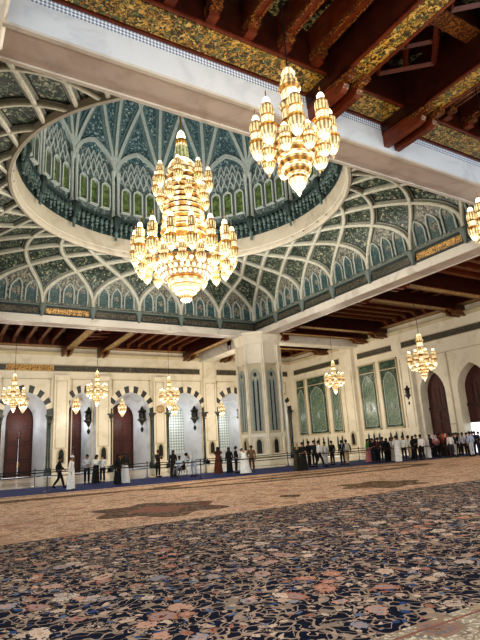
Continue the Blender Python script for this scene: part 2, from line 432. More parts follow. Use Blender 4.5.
# ------------------------------------------------------------------ arches and walls
def arch_pts(cx, hw, zs, za, n=12, point=.12):
    """pointed-arch outline, left spring to right spring (x, z)"""
    pts = []
    for i in range(n+1):
        a = PI*i/n
        x = -math.cos(a); h = math.sin(a)
        z = h**.85
        z = z*(1-point)+point*(1-abs(x))
        pts.append((cx+x*hw, zs+(za-zs)*z))
    return pts
def arch_outline(cx, hw, z0, zs, za, n=12, point=.12):
    return [(cx-hw, z0)]+arch_pts(cx, hw, zs, za, n, point)+[(cx+hw, z0)]
def wall_bay(mb, u0, u1, ztop, outline, z0, at, mi=0):
    """solid wall from u0 to u1 with an arched opening; at(u, z, depth)->point"""
    L = outline[0][0]; Rr = outline[-1][0]
    mb.quad(at(u0, z0, 0), at(L, z0, 0), at(L, ztop, 0), at(u0, ztop, 0), mi)
    mb.quad(at(Rr, z0, 0), at(u1, z0, 0), at(u1, ztop, 0), at(Rr, ztop, 0), mi)
    if outline[0][1] > z0: mb.quad(at(L, z0, 0), at(Rr, z0, 0), at(Rr, outline[-1][1], 0), at(L, outline[0][1], 0), mi)
    for a, b in zip(outline[1:-2], outline[2:-1]):
        mb.quad(at(a[0], a[1], 0), at(b[0], b[1], 0), at(b[0], ztop, 0), at(a[0], ztop, 0), mi)
def reveal(mb, o1, o2, at, d1, d2, mi=0):
    for i in range(len(o1)-1):
        a, b, c, d = o1[i], o1[i+1], o2[i+1], o2[i]
        mb.quad(at(a[0], a[1], d1), at(b[0], b[1], d1), at(c[0], c[1], d2), at(d[0], d[1], d2), mi)
atL = lambda u, z, d: (u, W+d, z)        # far wall on the left of the picture
atR = lambda u, z, d: (W+d, u, z)        # wall on the right
ZT = 15.0
bays = [(-11.2, 2.0), (-4.6, 2.05), (1.0, 1.5), (6.35, 2.15), (12.95, 2.15), (19.4, 2.15), (25.6, 2.1)]
edges = [-28.7, -7.9, -1.17, 3.15, 9.6, 16.1, 22.5, 28.72]
DEP = 3.7
wl = MB()
doors = {1: 'door', 2: 'door', 3: 'door', 6: 'door'}
sconce_pos = []
for i, (cx, hw) in enumerate(bays):
    o1 = arch_outline(cx, hw, 0, 6.0, 8.35)
    bh = hw-.72
    o2 = arch_outline(cx, bh, 0, 5.6, 7.5)
    wall_bay(wl, edges[i], edges[i+1], ZT, o1, 0, atL, 0)
    reveal(wl, o1, o2, atL, 0, DEP, 1)
    # sunk rectangular frame around the arch, as a raised moulding
    xa, xb = edges[i]+1.05, edges[i+1]-1.05
    if i == 0: xa = -13.6
    for (a, b, c, d) in ((xa, xa+.1, .3, 9.75), (xb-.1, xb, .3, 9.75), (xa, xb, 9.65, 9.75)):
        wl.box(a, b, W-.06, W+.02, c, d, 2)
struct(wl.build('wall_left', [M['marble'], M['reveal'], M['marble_dk']]), 'cream marble arcaded wall on the left with dark banded arches')

n_door = n_win = n_trim = 0
for i, (cx, hw) in enumerate(bays):
    o1 = arch_outline(cx, hw, 0, 6.0, 8.35); bh = hw-.72
    # banded arch stones
    n_trim += 1
    mb = MB(); k = 15
    P1 = arch_pts(cx, hw, 6.0, 8.35, k*2); P2 = arch_pts(cx, hw+.62, 6.0, 9.1, k*2)
    for j in range(k):
        for q in (0, 1):
            a = j*2+q
            A, B, C_, D = P1[a], P1[a+1], P2[a+1], P2[a]
            mi = 0 if j % 2 == 0 else 1
            for dd in (-.08,):
                mb.quad(atL(*A, dd), atL(*B, dd), atL(*C_, dd), atL(*D, dd), mi)
            mb.quad(atL(*A, -.08), atL(*B, -.08), atL(*B, .1), atL(*A, .1), mi)
            mb.quad(atL(*D, -.08), atL(*C_, -.08), atL(*C_, .02), atL(*D, .02), mi)
    struct(mb.build('trim_%d' % n_trim, [M['dark_stone'], M['marble']]), 'black and cream banded arch stones')
    # engaged columns
    for sx in ((-1, 1) if hw > 1.6 else ()):
        mb = MB(); c = (cx+sx*(hw+.24), W-.12, 0)
        mb.box(c[0]-.34, c[0]+.34, W-.42, W+.02, 0, .45, 0)
        mb.lathe([(.32, .45), (.32, .6), (.2, .8), (.19, 5.0), (.2, 5.05), (.22, 5.1)], 14, c, 0)
        mb.lathe([(.2, 5.1), (.24, 5.2), (.22, 5.35), (.33, 5.8), (.36, 5.85)], 14, c, 1)
        mb.box(c[0]-.36, c[0]+.36, W-.45, W+.02, 5.85, 6.02, 1)
        struct(mb.build('pillar', [M['green_stone'], M['dark_stone']], smooth=True), 'dark green marble column beside an arch')
    yb = W+DEP
    if i in doors:
        n_door += 1
        d = empty('door_%d' % n_door, (cx, yb, 0)); struct(d, 'tall arched mahogany door deep in an arch')
        for s in (-1, 1):
            mb = MB()
            pts = arch_pts(0, bh, 5.6, 7.5, 24)
            half = [p for p in pts if (p[0]*s >= -1e-6)]
            if s < 0: half = half
            ol = [(0.015*s, 0)] + ([(s*bh, 0)] + (half[::-1] if s > 0 else half))
            mb.poly([(x, 0, z) for x, z in ol], 0)
            mb.poly([(x, .08, z) for x, z in ol], 0)
            for (za, zb) in ((.35, 1.5), (1.7, 3.3), (3.5, 4.9)):
                mb.box(s*.12, s*(bh-.15), -.05, 0, za, zb, 1)
                mb.box(s*.22, s*(bh-.25), -.08, -.04, za+.12, zb-.12, 0)
            mb.box(s*.1, s*(bh-.12), -.05, 0, 5.1, 5.25, 1)
            lf = mb.build('door_leaf', [M['door'], M['door_panel']], d)
            hb = MB(); hb.tube([(s*.1, -.06, 1.0), (s*.1, -.14, 1.05), (s*.1, -.14, 1.5), (s*.1, -.06, 1.55)], .025, 6)
            hb.build('handle', M['gold'], lf)
        mb = MB(); ofr = arch_outline(0, bh, 0, 5.6, 7.5, 16)
        mb.sweep([(x, -.02, z) for x, z in ofr], [(0, -1, 0)]*len(ofr), [(-.1, 0), (-.1, .1), (.1, .1), (.1, 0)])
        mb.build('door_frame', M['door_panel'], d)
    else:
        n_win += 1
        d = empty('window_%d' % n_win, (cx, yb, 0)); struct(d, 'tall window with a white lattice screen deep in an arch')
        mb = MB(); ol = arch_outline(0, bh, 1.5, 5.6, 7.5, 24)
        mb.poly([(x, .02, z) for x, z in ol]); mb.build('lattice_screen', M['lattice'], d)
        mb = MB()
        mb.sweep([(x, 0, z) for x, z in ol]+[(-bh, 0, 1.5)], [(0, -1, 0)]*(len(ol)+1), [(-.1, 0), (-.1, .12), (.1, .12), (.1, 0)])
        mb.box(-bh, bh, -.2, .05, 1.35, 1.55); mb.build('window_frame', M['marble_wh'], d)
        mb = MB(); mb.box(-bh, bh, -.0, .05, 0, 1.4)
        for x in (-.75, -.2): mb.box(x, x+.22, -.05, .0, .35, .75, 1)
        mb.build('dado_panel', [M['reveal'], M['dark_stone']], d)
        mb = MB(); mb.box(-bh+.05, -bh+.38, -.1, -.04, 1.7, 5.4); mb.build('side_pane', M['blue_glass'], d)
        for x in (-bh+.05, -bh+.38):
            mb = MB(); mb.box(x-.05, x+.05, -.14, -.02, 1.6, 5.5); mb.build('mullion', M['bronze'], d)
    if i in (2, 3, 4, 5): sconce_pos.append((cx+hw-.75, W+1.15, 5.2, i))
    if i == 1: sconce_pos.append((cx+hw-.75, W+1.15, 5.2, i))
# pilasters of the left wall
for x0, x1 in ((-8.7, -7.2), (-1.92, -.43), (2.4, 3.95), (8.9, 10.35), (15.3, 16.95), (21.8, 23.2)):
    n_trim += 1
    mb = MB()
    mb.box(x0, x1, W-.34, W+.02, .7, 9.9, 0); mb.box(x0-.08, x1+.08, W-.42, W+.02, 0, .7, 0)
    for (a, b, c, d) in ((x0+.18, x0+.26, 2.6, 9.5), (x1-.26, x1-.18, 2.6, 9.5), (x0+.18, x1-.18, 9.42, 9.5), (x0+.18, x1-.18, 2.6, 2.68)):
        mb.box(a, b, W-.375, W-.33, c, d, 1)
    mb.box(x0-.05, x1+.05, W-.4, W+.02, 9.9, 10.1, 0)
    if abs(x0-15.3) < .1: mb.box(x0+.1, x1-.1, W-.3, W, 10.1, 13.2, 0)
    struct(mb.build('trim_%d' % n_trim, [M['marble'], M['marble_dk']]), 'cream marble pilaster strip on the left wall')
# frieze segments
def seg(name, x0, x1, z0, z1, wall, mat, d=.05):
    mb = MB()
    if wall == 'L':
        mb.box(x0, x1, W-d, W+.01, z0, z1, 0)
        mb.box(x0-.06, x1+.06, W-d-.03, W, z0-.07, z0, 1); mb.box(x0-.06, x1+.06, W-d-.03, W, z1, z1+.07, 1)
    else:
        mb.box(W-d, W+.01, x0, x1, z0, z1, 0)
        mb.box(W-d-.03, W, x0-.06, x1+.06, z0-.07, z0, 1); mb.box(W-d-.03, W, x0-.06, x1+.06, z1, z1+.07, 1)
    return struct(mb.build(name, [mat, M['marble_dk']]), 'dark band of carved calligraphy')
for (a, b, k) in ((-28, -6.6, 0), (-6.55, -2.05, 1), (-2.0, 6.2, 0), (6.25, 14.95, 0), (17.3, 28.1, 0)):
    n_trim += 1; seg('trim_%d' % n_trim, a, b, 10.55, 11.15, 'L', M['frieze_gold_lit'] if k else M['frieze'])
for (a, b) in ((19.0, 28.0), (10.7, 15.8), (-8.0, 9.3), (-28, -9)):
    n_trim += 1; seg('trim_%d' % n_trim, a, b, 10.62, 11.2, 'R', M['frieze'])
# string mouldings high on both walls
n_trim += 1; mb = MB()
prof = [(0, 12.2), (.1, 12.22), (.22, 12.4), (.30, 12.44), (.30, 12.55), (.12, 12.6), (0, 12.62)]
for (p, q), (r, s_) in zip(zip(prof, prof[1:]), zip(prof, prof[1:])):
    mb.quad((-W, W-p[0], p[1]), (W, W-p[0], p[1]), (W, W-q[0], q[1]), (-W, W-q[0], q[1]))
    mb.quad((W-p[0], -W, p[1]), (W-p[0], W, p[1]), (W-q[0], W, q[1]), (W-q[0], -W, q[1]))
struct(mb.build('trim_%d' % n_trim, M['marble_dk']), 'projecting marble moulding under the wooden ceiling')

# right wall -------------------------------------------------------
wr = MB()
dbay = [(6.3, 1.45, 10.0, 4.6), (1.9, 1.6, 4.6, -1.2), (-4.2, 1.6, -1.2, -7.5)]
wr.quad(atR(10.0, 0, 0), atR(W, 0, 0), atR(W, ZT, 0), atR(10.0, ZT, 0))
wr.quad(atR(-7.5, 0, 0), atR(-32, 0, 0), atR(-32, ZT, 0), atR(-7.5, ZT, 0))
for cy, hw, y1, y0 in dbay:
    o1 = arch_outline(cy, hw, 0, 5.6, 7.9, 14, .3); o2 = arch_outline(cy, hw-.12, 0, 5.6, 7.75, 14, .3)
    wall_bay(wr, y0, y1, ZT, o1, 0, atR); reveal(wr, o1, o2, atR, 0, .9, 0)
    for (a, b, c, d) in ((cy-hw-.75, cy-hw-.67, .3, 9.3), (cy+hw+.67, cy+hw+.75, .3, 9.3), (cy-hw-.75, cy+hw+.75, 9.22, 9.3)):
        wr.box(W-.05, W+.02, a, b, c, d, 1)
    wr.box(W-.07, W+.02, cy-hw-.7, cy-hw-.1, 2.55, 2.65, 1)
struct(wr.build('wall_right', [M['marble'], M['marble_dk']]), 'cream marble wall on the right with green mosaic panels')
for k, (cy, hw, y1, y0) in enumerate(dbay):
    n_door += 1
    d = empty('door_%d' % n_door, (W+.9, cy, 0)); struct(d, 'tall arched dark red door in the right wall')
    bh = hw-.12
    mb = MB(); ol = arch_outline(0, bh, 4.3, 5.6, 7.75, 20, .3)
    mb.poly([(0, x, z) for x, z in ol]); mb.poly([(.08, x, z) for x, z in ol])
    for j in range(5): mb.box(-.04, 0, -bh+.2+j*.5, -bh+.26+j*.5, 4.4, 6.2, 1)
    mb.build('fanlight_panel', [M['door'], M['door_panel']], d)
    mb = MB(); mb.box(-.12, .1, -bh, bh, 4.1, 4.35); mb.build('transom', M['door_panel'], d)
    op = (k == 1)
    for s in (-1, 1):
        if op and s == -1: continue
        mb = MB(); mb.box(-.02, .08, min(0, s*bh), max(0, s*bh), 0 if not op else 2.6, 4.1, 0)
        for (za, zb) in (((.3, 1.6), (1.8, 2.9), (3.05, 3.9)) if not op else ((2.8, 3.9),)):
            a, b = sorted((s*.12, s*(bh-.12))); mb.box(-.06, 0, a, b, za, zb, 1)
            mb.box(-.09, -.05, a+.1, b-.1, za+.1, zb-.1, 0)
        lf = mb.build('door_leaf', [M['door'], M['door_panel']], d)
        if not op:
            hb = MB(); hb.tube([(-.06, s*.1, 1.0), (-.14, s*.1, 1.05), (-.14, s*.1, 1.5), (-.06, s*.1, 1.55)], .025, 6); hb.build('handle', M['gold'], lf)
    if op:
        mb = MB(); mb.box(-.02, .08, -bh, 0, 2.6, 4.1, 0); mb.box(-.06, 0, -bh+.12, -.12, 2.8, 3.9, 1); mb.build('door_leaf', [M['door'], M['door_panel']], d)
for y0, y1 in ((16.5, 18.3), (8.2, 9.7), (-1.4, -.2)):
    n_trim += 1; mb = MB()
    mb.box(W-.4, W+.02, y0, y1, .7, 13.2 if y0 > 16 else 9.9, 0); mb.box(W-.48, W+.02, y0-.08, y1+.08, 0, .7, 0)
    for (a, b, c, d) in ((y0+.2, y0+.28, 2.6, 9.5), (y1-.28, y1-.2, 2.6, 9.5)): mb.box(W-.44, W-.39, a, b, c, d, 1)
    struct(mb.build('trim_%d' % n_trim, [M['marble'], M['marble_dk']]), 'cream marble pilaster strip on the right wall')
# green mosaic wall panels with three blind niches below each
def tile_panel(y0, y1, label, z0=2.75, z1=9.75, hdr=True):
    r = empty('mosaic_panel', (W, (y0+y1)/2, 0))
    tag(r, label, 'tile panel', 'green mosaic panels on the right wall')
    h = (y1-y0)/2
    at = lambda x, z, d: (-d, x, z)
    mb = MB(); mb.box(-.05, .01, -h, h, z0, z1); mb.build('mosaic_field', M['tile_green'], r)
    mb = MB()
    for (a, b, c, d) in ((-h-.1, -h+.04, z0-.1, z1+.1), (h-.04, h+.1, z0-.1, z1+.1), (-h-.1, h+.1, z1-.04, z1+.1), (-h-.1, h+.1, z0-.1, z0+.04), (-h, h, z1-1.0, z1-.9)):
        mb.box(-.12, .01, a, b, c, d)
    mb.build('panel_frame', M['marble_dk'], r)
    mb = MB(); zs = z1-2.5; ol = arch_outline(0, h*.72, z0+.3, zs, z1-1.25, 12, .35)
    mb.poly([(-.07, x, z) for x, z in ol], 0); mb.build('arched_mosaic', M['tile_pale'], r)
    mb = MB(); pp = [(-.07, x, z) for x, z in ol]+[(-.07, ol[0][0], ol[0][1])]
    mb.sweep(pp, [(-1, 0, 0)]*len(pp), [(-.06, 0), (-.06, .05), (.06, .05), (.06, 0)]); mb.build('arch_rib', M['plaster'], r)
    mb = MB(); mb.lathe([(.02, -.14), (.2, -.1), (.26, -.02), (.26, 0)], 12, (0, 0, 0), 0, 0, lambda x, y, z: (z-.05, x*min(1, h), y*1.8+(z0+zs)/2))
    mb.build('rosette', M['plaster'], r)
    nn = max(2, int(round((y1-y0)/.85)))
    for k in range(nn):
        x = -h+(k+.5)*2*h/nn
        mb = MB(); ol = arch_outline(x, .24, .95, 1.9, 2.45, 8, .35)
        mb.poly([(-.02, a, z) for a, z in ol], 1)
        pp = [(-.02, a, z) for a, z in ol]
        mb.sweep(pp, [(-1, 0, 0)]*len(pp), [(-.07, 0), (-.07, .06), (.07, .06), (.07, 0)], 0)
        mb.build('blind_niche', [M['marble'], M['teal_dark']], r)
tile_panel(25.95, 27.6, 'narrow green mosaic panel nearest the corner of the two walls')
tile_panel(21.8, 25.3, 'widest green mosaic panel, between two narrow ones near the corner')
tile_panel(19.3, 20.9, 'narrow green mosaic panel on the corner side of the tall pilaster')
tile_panel(13.4, 15.8, 'green mosaic panel just right of the tall pilaster on the right wall')
tile_panel(10.25, 12.6, 'green mosaic panel nearest the arched dark red doors')

# ------------------------------------------------------------------ piers
def make_pier(cx, cy, label):
    a = 1.93; Rv = a/math.cos(PI/8)
    r = empty('pillar', (cx, cy, 0)); struct(r, label)
    mb = MB(); ph = PI/8
    mb.lathe([(Rv*1.08, 0), (Rv*1.08, .55), (Rv*1.02, .7), (Rv, .75), (Rv, 11.0), (Rv*1.03, 11.1), (Rv*1.16, 11.85), (Rv*1.2, 11.9), (Rv*1.2, 12.1)], 8, (0, 0, 0), 0, ph)
    mb.build('shaft', M['marble'], r)
    w2 = a*math.tan(PI/8)
    for k in range(8):
        ang = k*PI/4
        xf = lambda x, y, z: (x*math.cos(ang)-y*math.sin(ang), x*math.sin(ang)+y*math.cos(ang), z)
        mb = MB()
        for s in (-1, 1):     # corner strips
            mb.box(a-.02, a+.13, s*w2-.14, s*w2+.14, .75, 11.0, 0, xf)
        mb.box(a-.02, a+.13, -w2, w2, 9.15, 9.35, 0, xf); mb.box(a-.02, a+.13, -w2, w2, 2.45, 2.75, 0, xf); mb.box(a-.02, a+.1, -w2, w2, .75, 1.0, 0, xf)
        mb.build('corner_strip', M['marble'], r)
        mb = MB(); mb.box(a-.01, a+.02, -w2+.13, w2-.13, 2.75, 9.15, 0, xf)
        f = mb.build('sunk_panel', M['marble_dk'], r)
        mb = MB()
        for s in (-1, 1):
            ol = arch_outline(s*.2, .13, 3.0, 7.3, 7.75, 8, .3)
            mb.poly([xf(a+.035, x, z) for x, z in ol], 1)
            pp = [xf(a+.035, x, z) for x, z in ol]; nn = [xf(1, 0, 0)]*len(pp)
            mb.sweep(pp, nn, [(-.05, 0), (-.05, .06), (.05, .06), (.05, 0)], 0)
        pp = [xf(a+.035, .2*math.cos(t), 8.1+.26*math.sin(t)) for t in [2*PI*i/12 for i in range(13)]]
        mb.poly(pp[:-1], 1); mb.sweep(pp, [xf(1, 0, 0)]*13, [(-.05, 0), (-.05, .06), (.05, .06), (.05, 0)], 0)
        ol = arch_outline(0, .42, 3.0, 7.9, 8.6, 10, .35); pp = [xf(a+.03, x, z) for x, z in ol]
        mb.sweep(pp, [xf(1, 0, 0)]*len(pp), [(-.05, 0), (-.05, .09), (.05, .09), (.05, 0)], 0)
        mb.build('lancet_window', [M['plaster'], M['bronze']], f)
        mb = MB(); ol = arch_outline(0, .3, 1.0, 1.9, 2.35, 8, .35)
        mb.poly([xf(a+.06, x, z) for x, z in ol], 0)
        pp = [xf(a+.06, x, z) for x, z in ol]; mb.sweep(pp, [xf(1, 0, 0)]*len(pp), [(-.06, 0), (-.06, .08), (.06, .08), (.06, 0)], 1)
        mb.build('base_grille', [M['bronze'], M['marble_dk']], r)
    return r
for cx, cy, lb in ((14.3, 14.4, 'eight sided cream marble pier at the far corner under the vault'), (-13.72, -14.9, 'marble pier capital at the top left edge'),
                   (-14.0, 14.4, 'marble pier at the far left, out of the picture'), (13.9, -14.9, 'marble pier at the near right')):
    make_pier(cx, cy, lb)

# ------------------------------------------------------------------ beams around the square
def beam(name, xf, L0, L1, label):
    mb = MB(); v0, v1 = S, S+BW
    B = lambda *a: mb.box(*a[:6], a[6], lambda u, v, z: xf(u, v, z))
    # soffit
    mb.quad(xf(L0, v0, ZB), xf(L1, v0, ZB), xf(L1, v1, ZB), xf(L0, v1, ZB), 0)
    B(L0, L1, v0-.03, v0+.1, ZB-.06, ZB+.02, 1); B(L0, L1, v1-.1, v1+.03, ZB-.06, ZB+.02, 1)
    # inner face, outer face
    mb.quad(xf(L0, v0, ZB), xf(L1, v0, ZB), xf(L1, v0, 12.5), xf(L0, v0, 12.5), 1)
    mb.quad(xf(L0, v1, ZB), xf(L1, v1, ZB), xf(L1, v1, 12.78), xf(L0, v1, 12.78), 2)
    mb.quad(xf(L0, v0, 12.5), xf(L1, v0, 12.5), xf(L1, v0+.1, 13.1), xf(L0, v0+.1, 13.1), 1)
    mb.quad(xf(L0, v1, 14.7), xf(L1, v1, 14.7), xf(L1, v1, 13.05), xf(L0, v1, 13.05), 2)
    mb.quad(xf(L0, v1, 12.78), xf(L1, v1, 12.78), xf(L1, v1-.05, 12.78), xf(L0, v1-.05, 12.78), 2)
    o = struct(mb.build(name, [M['soffit'], M['beam'], M['marble_wh']]), label)
    mb = MB(); mb.quad(xf(L0, v1-.02, 12.78), xf(L1, v1-.02, 12.78), xf(L1, v1-.02, 13.05), xf(L0, v1-.02, 13.05))
    mb.build('pierced_grille', M['grille'], o)
    return o
XF = {'near': lambda u, v, z: (u, -v, z), 'far': lambda u, v, z: (u, v, z), 'right': lambda u, v, z: (v, u, z), 'left': lambda u, v, z: (-v, u, z)}
for k, lb in (('near', 'white marble beam crossing overhead'), ('far', 'white marble beam on the far side of the square'), ('right', 'white marble beam on the right of the square'), ('left', 'white marble beam on the left of the square')):
    beam('beam', XF[k], -S-BW, S+BW, lb)
# beams from the piers to the outer walls
for k, us in (('far', (14.9, 16.4)), ('right', (15.6, 17.2))):
    mb = MB(); mb.box(us[0], us[1], S+BW, W, 12.0, 14.6, 0, XF[k])
    struct(mb.build('beam', M['beam']), 'white marble beam from the far pier to the outer wall')

# inscription frieze with little brackets under the vault, per side
D7 = 2*S/7
for k in ('far', 'right', 'left', 'near'):
    xf = XF[k]
    for j in range(7):
        u0 = -S+j*D7; u1 = u0+D7; n_trim += 1
        gold = (k == 'far' and j == 2) or (k == 'right' and j == 1)  # bays coloured as gilt catching the light
        mb = MB()
        mb.box(u0+.28, u1-.28, S-.1, S+.02, 12.55, 12.98, 0, xf)
        for (a, b, c, d) in ((u0, u1, 12.98, 13.1), (u0, u1, 12.42, 12.52)): mb.box(a, b, S-.16, S+.02, c, d, 1, xf)
        mb.box(u0, u1, S-.3, S+.02, 13.1, 13.24, 2, xf)
        mb.box(u0, u1, S-.06, S+.1, 12.5, 13.0, 3, xf)
        o = struct(mb.build('trim_%d' % n_trim, [M['frieze_gold_lit'] if gold else M['frieze'], M['rail'], M['greygreen'], M['dark_stone']]), 'carved calligraphy frieze under the vault')
        b = MB()
        b.lathe([(.05, 12.3), (.13, 12.42), (.16, 12.6), (.24, 12.85), (.3, 13.05), (.34, 13.12), (.34, 13.24), (.1, 13.3)], 8, (0, 0, 0), 0, 0, lambda x, y, z: xf(u0+x, S-.15+y*.9, z))
        b.build('bracket', M['greygreen'], o, True)

# ------------------------------------------------------------------ vault between square and ring
def per(u):
    u = u % 28; j = int(u//7); w = (u-7*j)/7
    C4 = [(S, S), (-S, S), (-S, -S), (S, -S), (S, S)]
    a, b = C4[j], C4[j+1]
    return a[0]+(b[0]-a[0])*w, a[1]+(b[1]-a[1])*w
def surf(u, tau, off=0.0):
    t = tau*PI/2
    x, y = per(u); l = math.hypot(x, y); qx, qy = OX+x/l*RR, OY+y/l*RR
    a = (1-math.cos(t))**1.35
    p = Vector((x+(qx-x)*a, y+(qy-y)*a, Z0+(ZR-Z0)*math.sin(t)))
    return p
def snorm(u, tau):
    e = .01
    a = surf(u+e, tau)-surf(u-e, tau); b = surf(u, min(1, tau+e))-surf(u, max(0, tau-e))
    n = a.cross(b).normalized()
    if n.dot(Vector((-surf(u, tau).x, -surf(u, tau).y, -8))) < 0: n = -n
    return n
mb = MB(); nu, nt_ = 28*8, 18
g = [[surf(i/8, k/nt_) for k in range(nt_+1)] for i in range(nu)]
for i in range(nu):
    for k in range(nt_):
        j = (i+1) % nu
        mb.quad(g[i][k], g[j][k], g[j][k+1], g[i][k+1])
pend = struct(mb.build('vault', M['pend'], smooth=True), 'green floral vault of interlacing ribs around the dome opening')
ff = lambda tau: 1.9*tau**2.2
rib_w = [(-.25, 0), (-.25, .07), (.25, .07), (.25, 0)]
rib_p = [(-.12, .05), (-.12, .2), (-.06, .25), (.06, .25), (.12, .2), (.12, .05)]
for k in range(28):
    mbw = MB()
    for s in (-1, 1):
        ts = [i/30*.99 for i in range(31)]
        pts = [surf(k+s*ff(t), t) for t in ts]; nn = [snorm(k+s*ff(t), t) for t in ts]
        mbw.sweep(pts, nn, [(-.31, .012), (.31, .012)], 2); mbw.sweep(pts, nn, rib_w, 1); mbw.sweep(pts, nn, rib_p, 0)
    mbw.build('vault_rib', [M['plaster_warm'], M['rib_band'], M['rib_gap']], pend)
# lunettes under the first crossings: three blind niches per bay
def lun(k):
    mb = MB()
    # carved tympanum
    top = []
    for i in range(13):
        w = i/12; du = min(w, 1-w)
        tau = (du/1.9)**(1/2.2)*.93 if du > 0 else 0
        top.append((k+w, tau))
    for i in range(12):
        for (r0, r1) in ((0, .5), (.5, 1)):
            a, b = top[i], top[i+1]
            P = []
            for (u, tt) in ((a[0], a[1]*r0), (b[0], b[1]*r0), (b[0], b[1]*r1), (a[0], a[1]*r1)):
                P.append(surf(u, tt)+snorm(u, max(tt, .01))*.03)
            mb.poly(P, 0)
    ls = mb.build('lunette', M['lunette'], pend)
    mb = MB()
    for c in (.22, .5, .78):
        hw = .108; za, zs, zt = .02, .215, .335 if c == .5 else .325
        ol = [(c-hw, .02)]+[(c-hw*math.cos(PI*i/10), zs-.04+(zt-zs+.04)*((math.sin(PI*i/10))**.8*.7+.3*(1-abs(math.cos(PI*i/10))))) for i in range(11)]+[(c+hw, .02)]
        pp = [surf(k+u, t)+snorm(k+u, max(t, .01))*.06 for u, t in ol]
        nn = [snorm(k+u, max(t, .01)) for u, t in ol]
        # fill as fan strips
        base0, base1 = pp[0], pp[-1]
        n = len(pp)
        for i in range(n//2):
            if i+1 < n-1-i: mb.poly([pp[i], pp[n-1-i], pp[n-2-i], pp[i+1]] if i+1 != n-2-i else [pp[i], pp[n-1-i], pp[i+1]], 0)
        mb.sweep(pp, nn, [(-.07, 0), (-.07, .08), (-.03, .1), (.04, .1), (.04, 0)], 1)
    mb.build('blind_arch', [M['niche_tile'], M['plaster']], ls)
for k in range(28): lun(k)

# ------------------------------------------------------------------ drum and dome
RD = 9.75
mb = MB()
mb.lathe([(RR+.3, ZR-.05), (RR+.14, ZR-.3), (RR-.02, ZR-.32), (RR-.08, ZR-.22), (RR-.08, ZR+.1), (9.86, ZR+.14), (9.84, 17.5), (9.82, 18.0)], 96, (0, 0, 0), 0)
mb.lathe([(9.82, 18.0), (9.82, 19.2), (9.4, 19.25), (9.4, 19.4), (RD, 19.4)], 96, (0, 0, 0), 1)
M['ring'] = marble('ring_marble', (.62, .59, .53), (.54, .51, .45), .5)
M['drip'] = plain('pale_teal_stucco', (.28, .35, .34), .6, 0, .35, 6)
drum = struct(mb.build('drum', [M['ring'], M['teal_dark']], smooth=True), 'pale ring and drum below the dome'); drum.location = (OX, OY, 0)
mb = MB(); mb.lathe([(RD, 19.4), (RD, 22.3)], 96, (0, 0, 0), 0); mb.lathe([(RD, 22.3), (RD, 25.4)], 96, (0, 0, 0), 1)
mb.build('drum_wall', [M['greygreen'], M['tracery_bg']], drum, True)
PH = math.radians(9.75); DA = math.radians(22.5)
def cyl(a, z, r): return (r*math.cos(a), r*math.sin(a), z)
# hanging stalactite cornice
mb = MB()
for k in range(16*9):
    a = PH+k*DA/9; big = (k % 9 == 0)
    for row in (0, 1):
        aa = a+(DA/18 if row else 0)
        r = 9.62-.16*(1-row); zt = 18.85 if row == 0 else 19.2
        h = 1.4 if (big and row == 0) else ((1.05 if k % 2 else .72) if row == 0 else .5)
        sc2 = 1.35 if big and row == 0 else 1
        c = cyl(aa, zt, r)
        mb.lathe([(.02, -h), (.10*sc2, -h+.12), (.06*sc2, -h+.24), (.15*sc2, -h*.5), (.08*sc2, -h*.36), (.18*sc2, -.12), (.17*sc2, .1)], 6, c, row)
mb.build('stalactite_cornice', [M['drip'], M['teal_dark']], drum)
